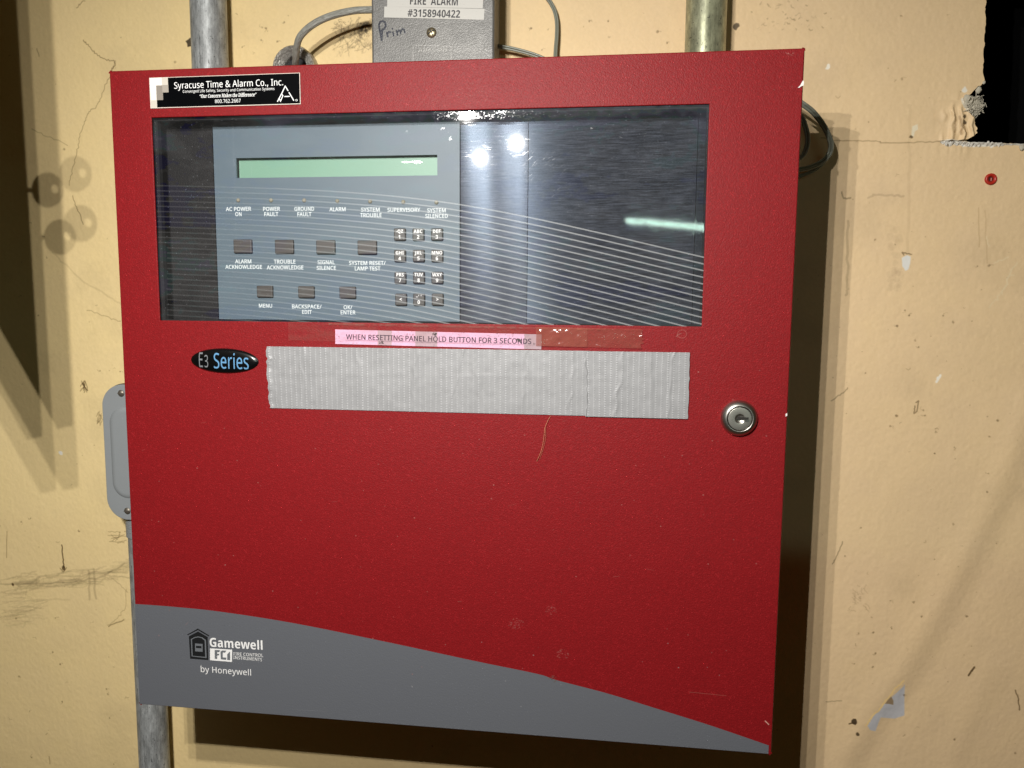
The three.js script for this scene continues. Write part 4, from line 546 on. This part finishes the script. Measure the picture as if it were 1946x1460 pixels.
// ---------------------------------------------------------------- what stands behind or beside the camera
{ // pointed plate with a drilled round tab, just left of the frame, between lamp and wall
  const z = 0.20, s = new THREE.Shape([[-0.259, 0.108], [-0.2585, 0.62], [-0.62, 0.62], [-0.62, 0.56], [-0.5, 0.515], [-0.268, 0.106]].map((p) => new THREE.Vector2(...p)));
  const pl = thing('pointed_plate', V3(-0.45, 0.3, z), 'dark pointed steel plate with a drilled round tab, left of the view, casting shadows', 'plate');
  const dm = std({ color: lin(0.03, 0.03, 0.03), roughness: 0.6 });
  part('blade', new THREE.ExtrudeGeometry(s, { depth: 0.0015, bevelEnabled: false }).translate(0, 0, z), dm, pl);
  const t = new THREE.Shape(), cx = -0.2605, cy = 0.2405, rad = 0.0099; t.moveTo(-0.285, cy + 0.003); t.lineTo(cx - 0.0112, cy + 0.0012); t.absarc(cx, cy, rad, Math.PI - 0.12, -Math.PI + 0.12, true); t.lineTo(cx - 0.0112, cy - 0.0012); t.lineTo(-0.285, cy - 0.003); t.closePath();
  const h = new THREE.Path(); h.absarc(cx + 0.0045, cy + 0.0005, 0.0026, 0, Math.PI * 2, true); t.holes.push(h);
  part('round_tab', new THREE.ExtrudeGeometry(t, { depth: 0.0015, bevelEnabled: false, curveSegments: 32 }).translate(0, 0, 0.172), dm, pl);
}
{ // the work lamp
  const c = V3(-0.059, 0.345, 0.66), lamp = thing('work_lamp', c, 'small black work lamp with four white diodes, behind the viewer', 'lamp');
  part('housing', box(c.x - 0.06, c.x + 0.06, c.y - 0.07, c.y + 0.07, 0.672, 0.70, 0.008), blackM, lamp);
  LEDS.forEach((p, i) => {
    const b = part('diode', new THREE.SphereGeometry(0.0062, 20, 14).translate(...p), std({ color: lin(0.8, 0.8, 0.8), emissive: LED_COLOR, emissiveIntensity: 30 }), lamp);
    b.castShadow = false;
    part('stem', cyl(V3(p[0], p[1], p[2] + 0.0065), V3(p[0], p[1], 0.674), 0.003, 16), blackM, lamp);
    const l = new THREE.SpotLight(LED_COLOR, LED_POWER[i], 0, 1.5, 1, 2); l.position.set(...p); l.target.position.copy(LED_AIM); l.castShadow = true; l.shadow.radius = 0.11; l.shadow.mapSize.set(1024, 1024); l.name = 'diode_light'; scene.add(l, l.target);
  });
}
{ // a board standing behind the viewer keeps the tube's light off the lower wall
  single('partition_board', box(-1.4, 1.4, -1.2, 0.083, 0.98, 1.0, 0.004), blackM, 'plain dark board standing behind the viewer, its top edge below the lamp', 'board');
}
{ // fluorescent tube across the room
  const refl = (u, v, z) => { const p = at(u, v, -0.0025), d = p.clone().sub(CAM); d.z *= -1; return p.addScaledVector(d, (z - p.z) / d.z); };
  const a = refl(1197, 417, 2.6), b0 = refl(1330, 420, 2.6), dir = b0.clone().sub(a).normalize(), b = a.clone().addScaledVector(dir, 1.2);
  const ft = thing('fluorescent_tube', a.clone().lerp(b, 0.5), 'greenish white fluorescent tube lit across the room', 'lamp');
  part('tube', cyl(a, b, 0.0115, 24), std({ color: lin(0.8, 0.8, 0.8), emissive: TUBE_COLOR, emissiveIntensity: TUBE_RADIANCE }), ft);
  part('cap', cyl(a.clone().addScaledVector(dir, -0.012), a, 0.012, 24), steelM, ft); part('cap', cyl(b, b.clone().addScaledVector(dir, 0.012), 0.012, 24), steelM, ft);
  const l = new THREE.RectAreaLight(TUBE_COLOR, TUBE_RADIANCE * 0.02, 1.2, 0.034); const mid = a.clone().lerp(b, 0.5); l.position.copy(mid).add(V3(0, 0, -0.03)); l.lookAt(mid.clone().add(V3(0, 0, -1))); l.name = 'tube_light'; scene.add(l);
}
renderer.render(scene, camera);
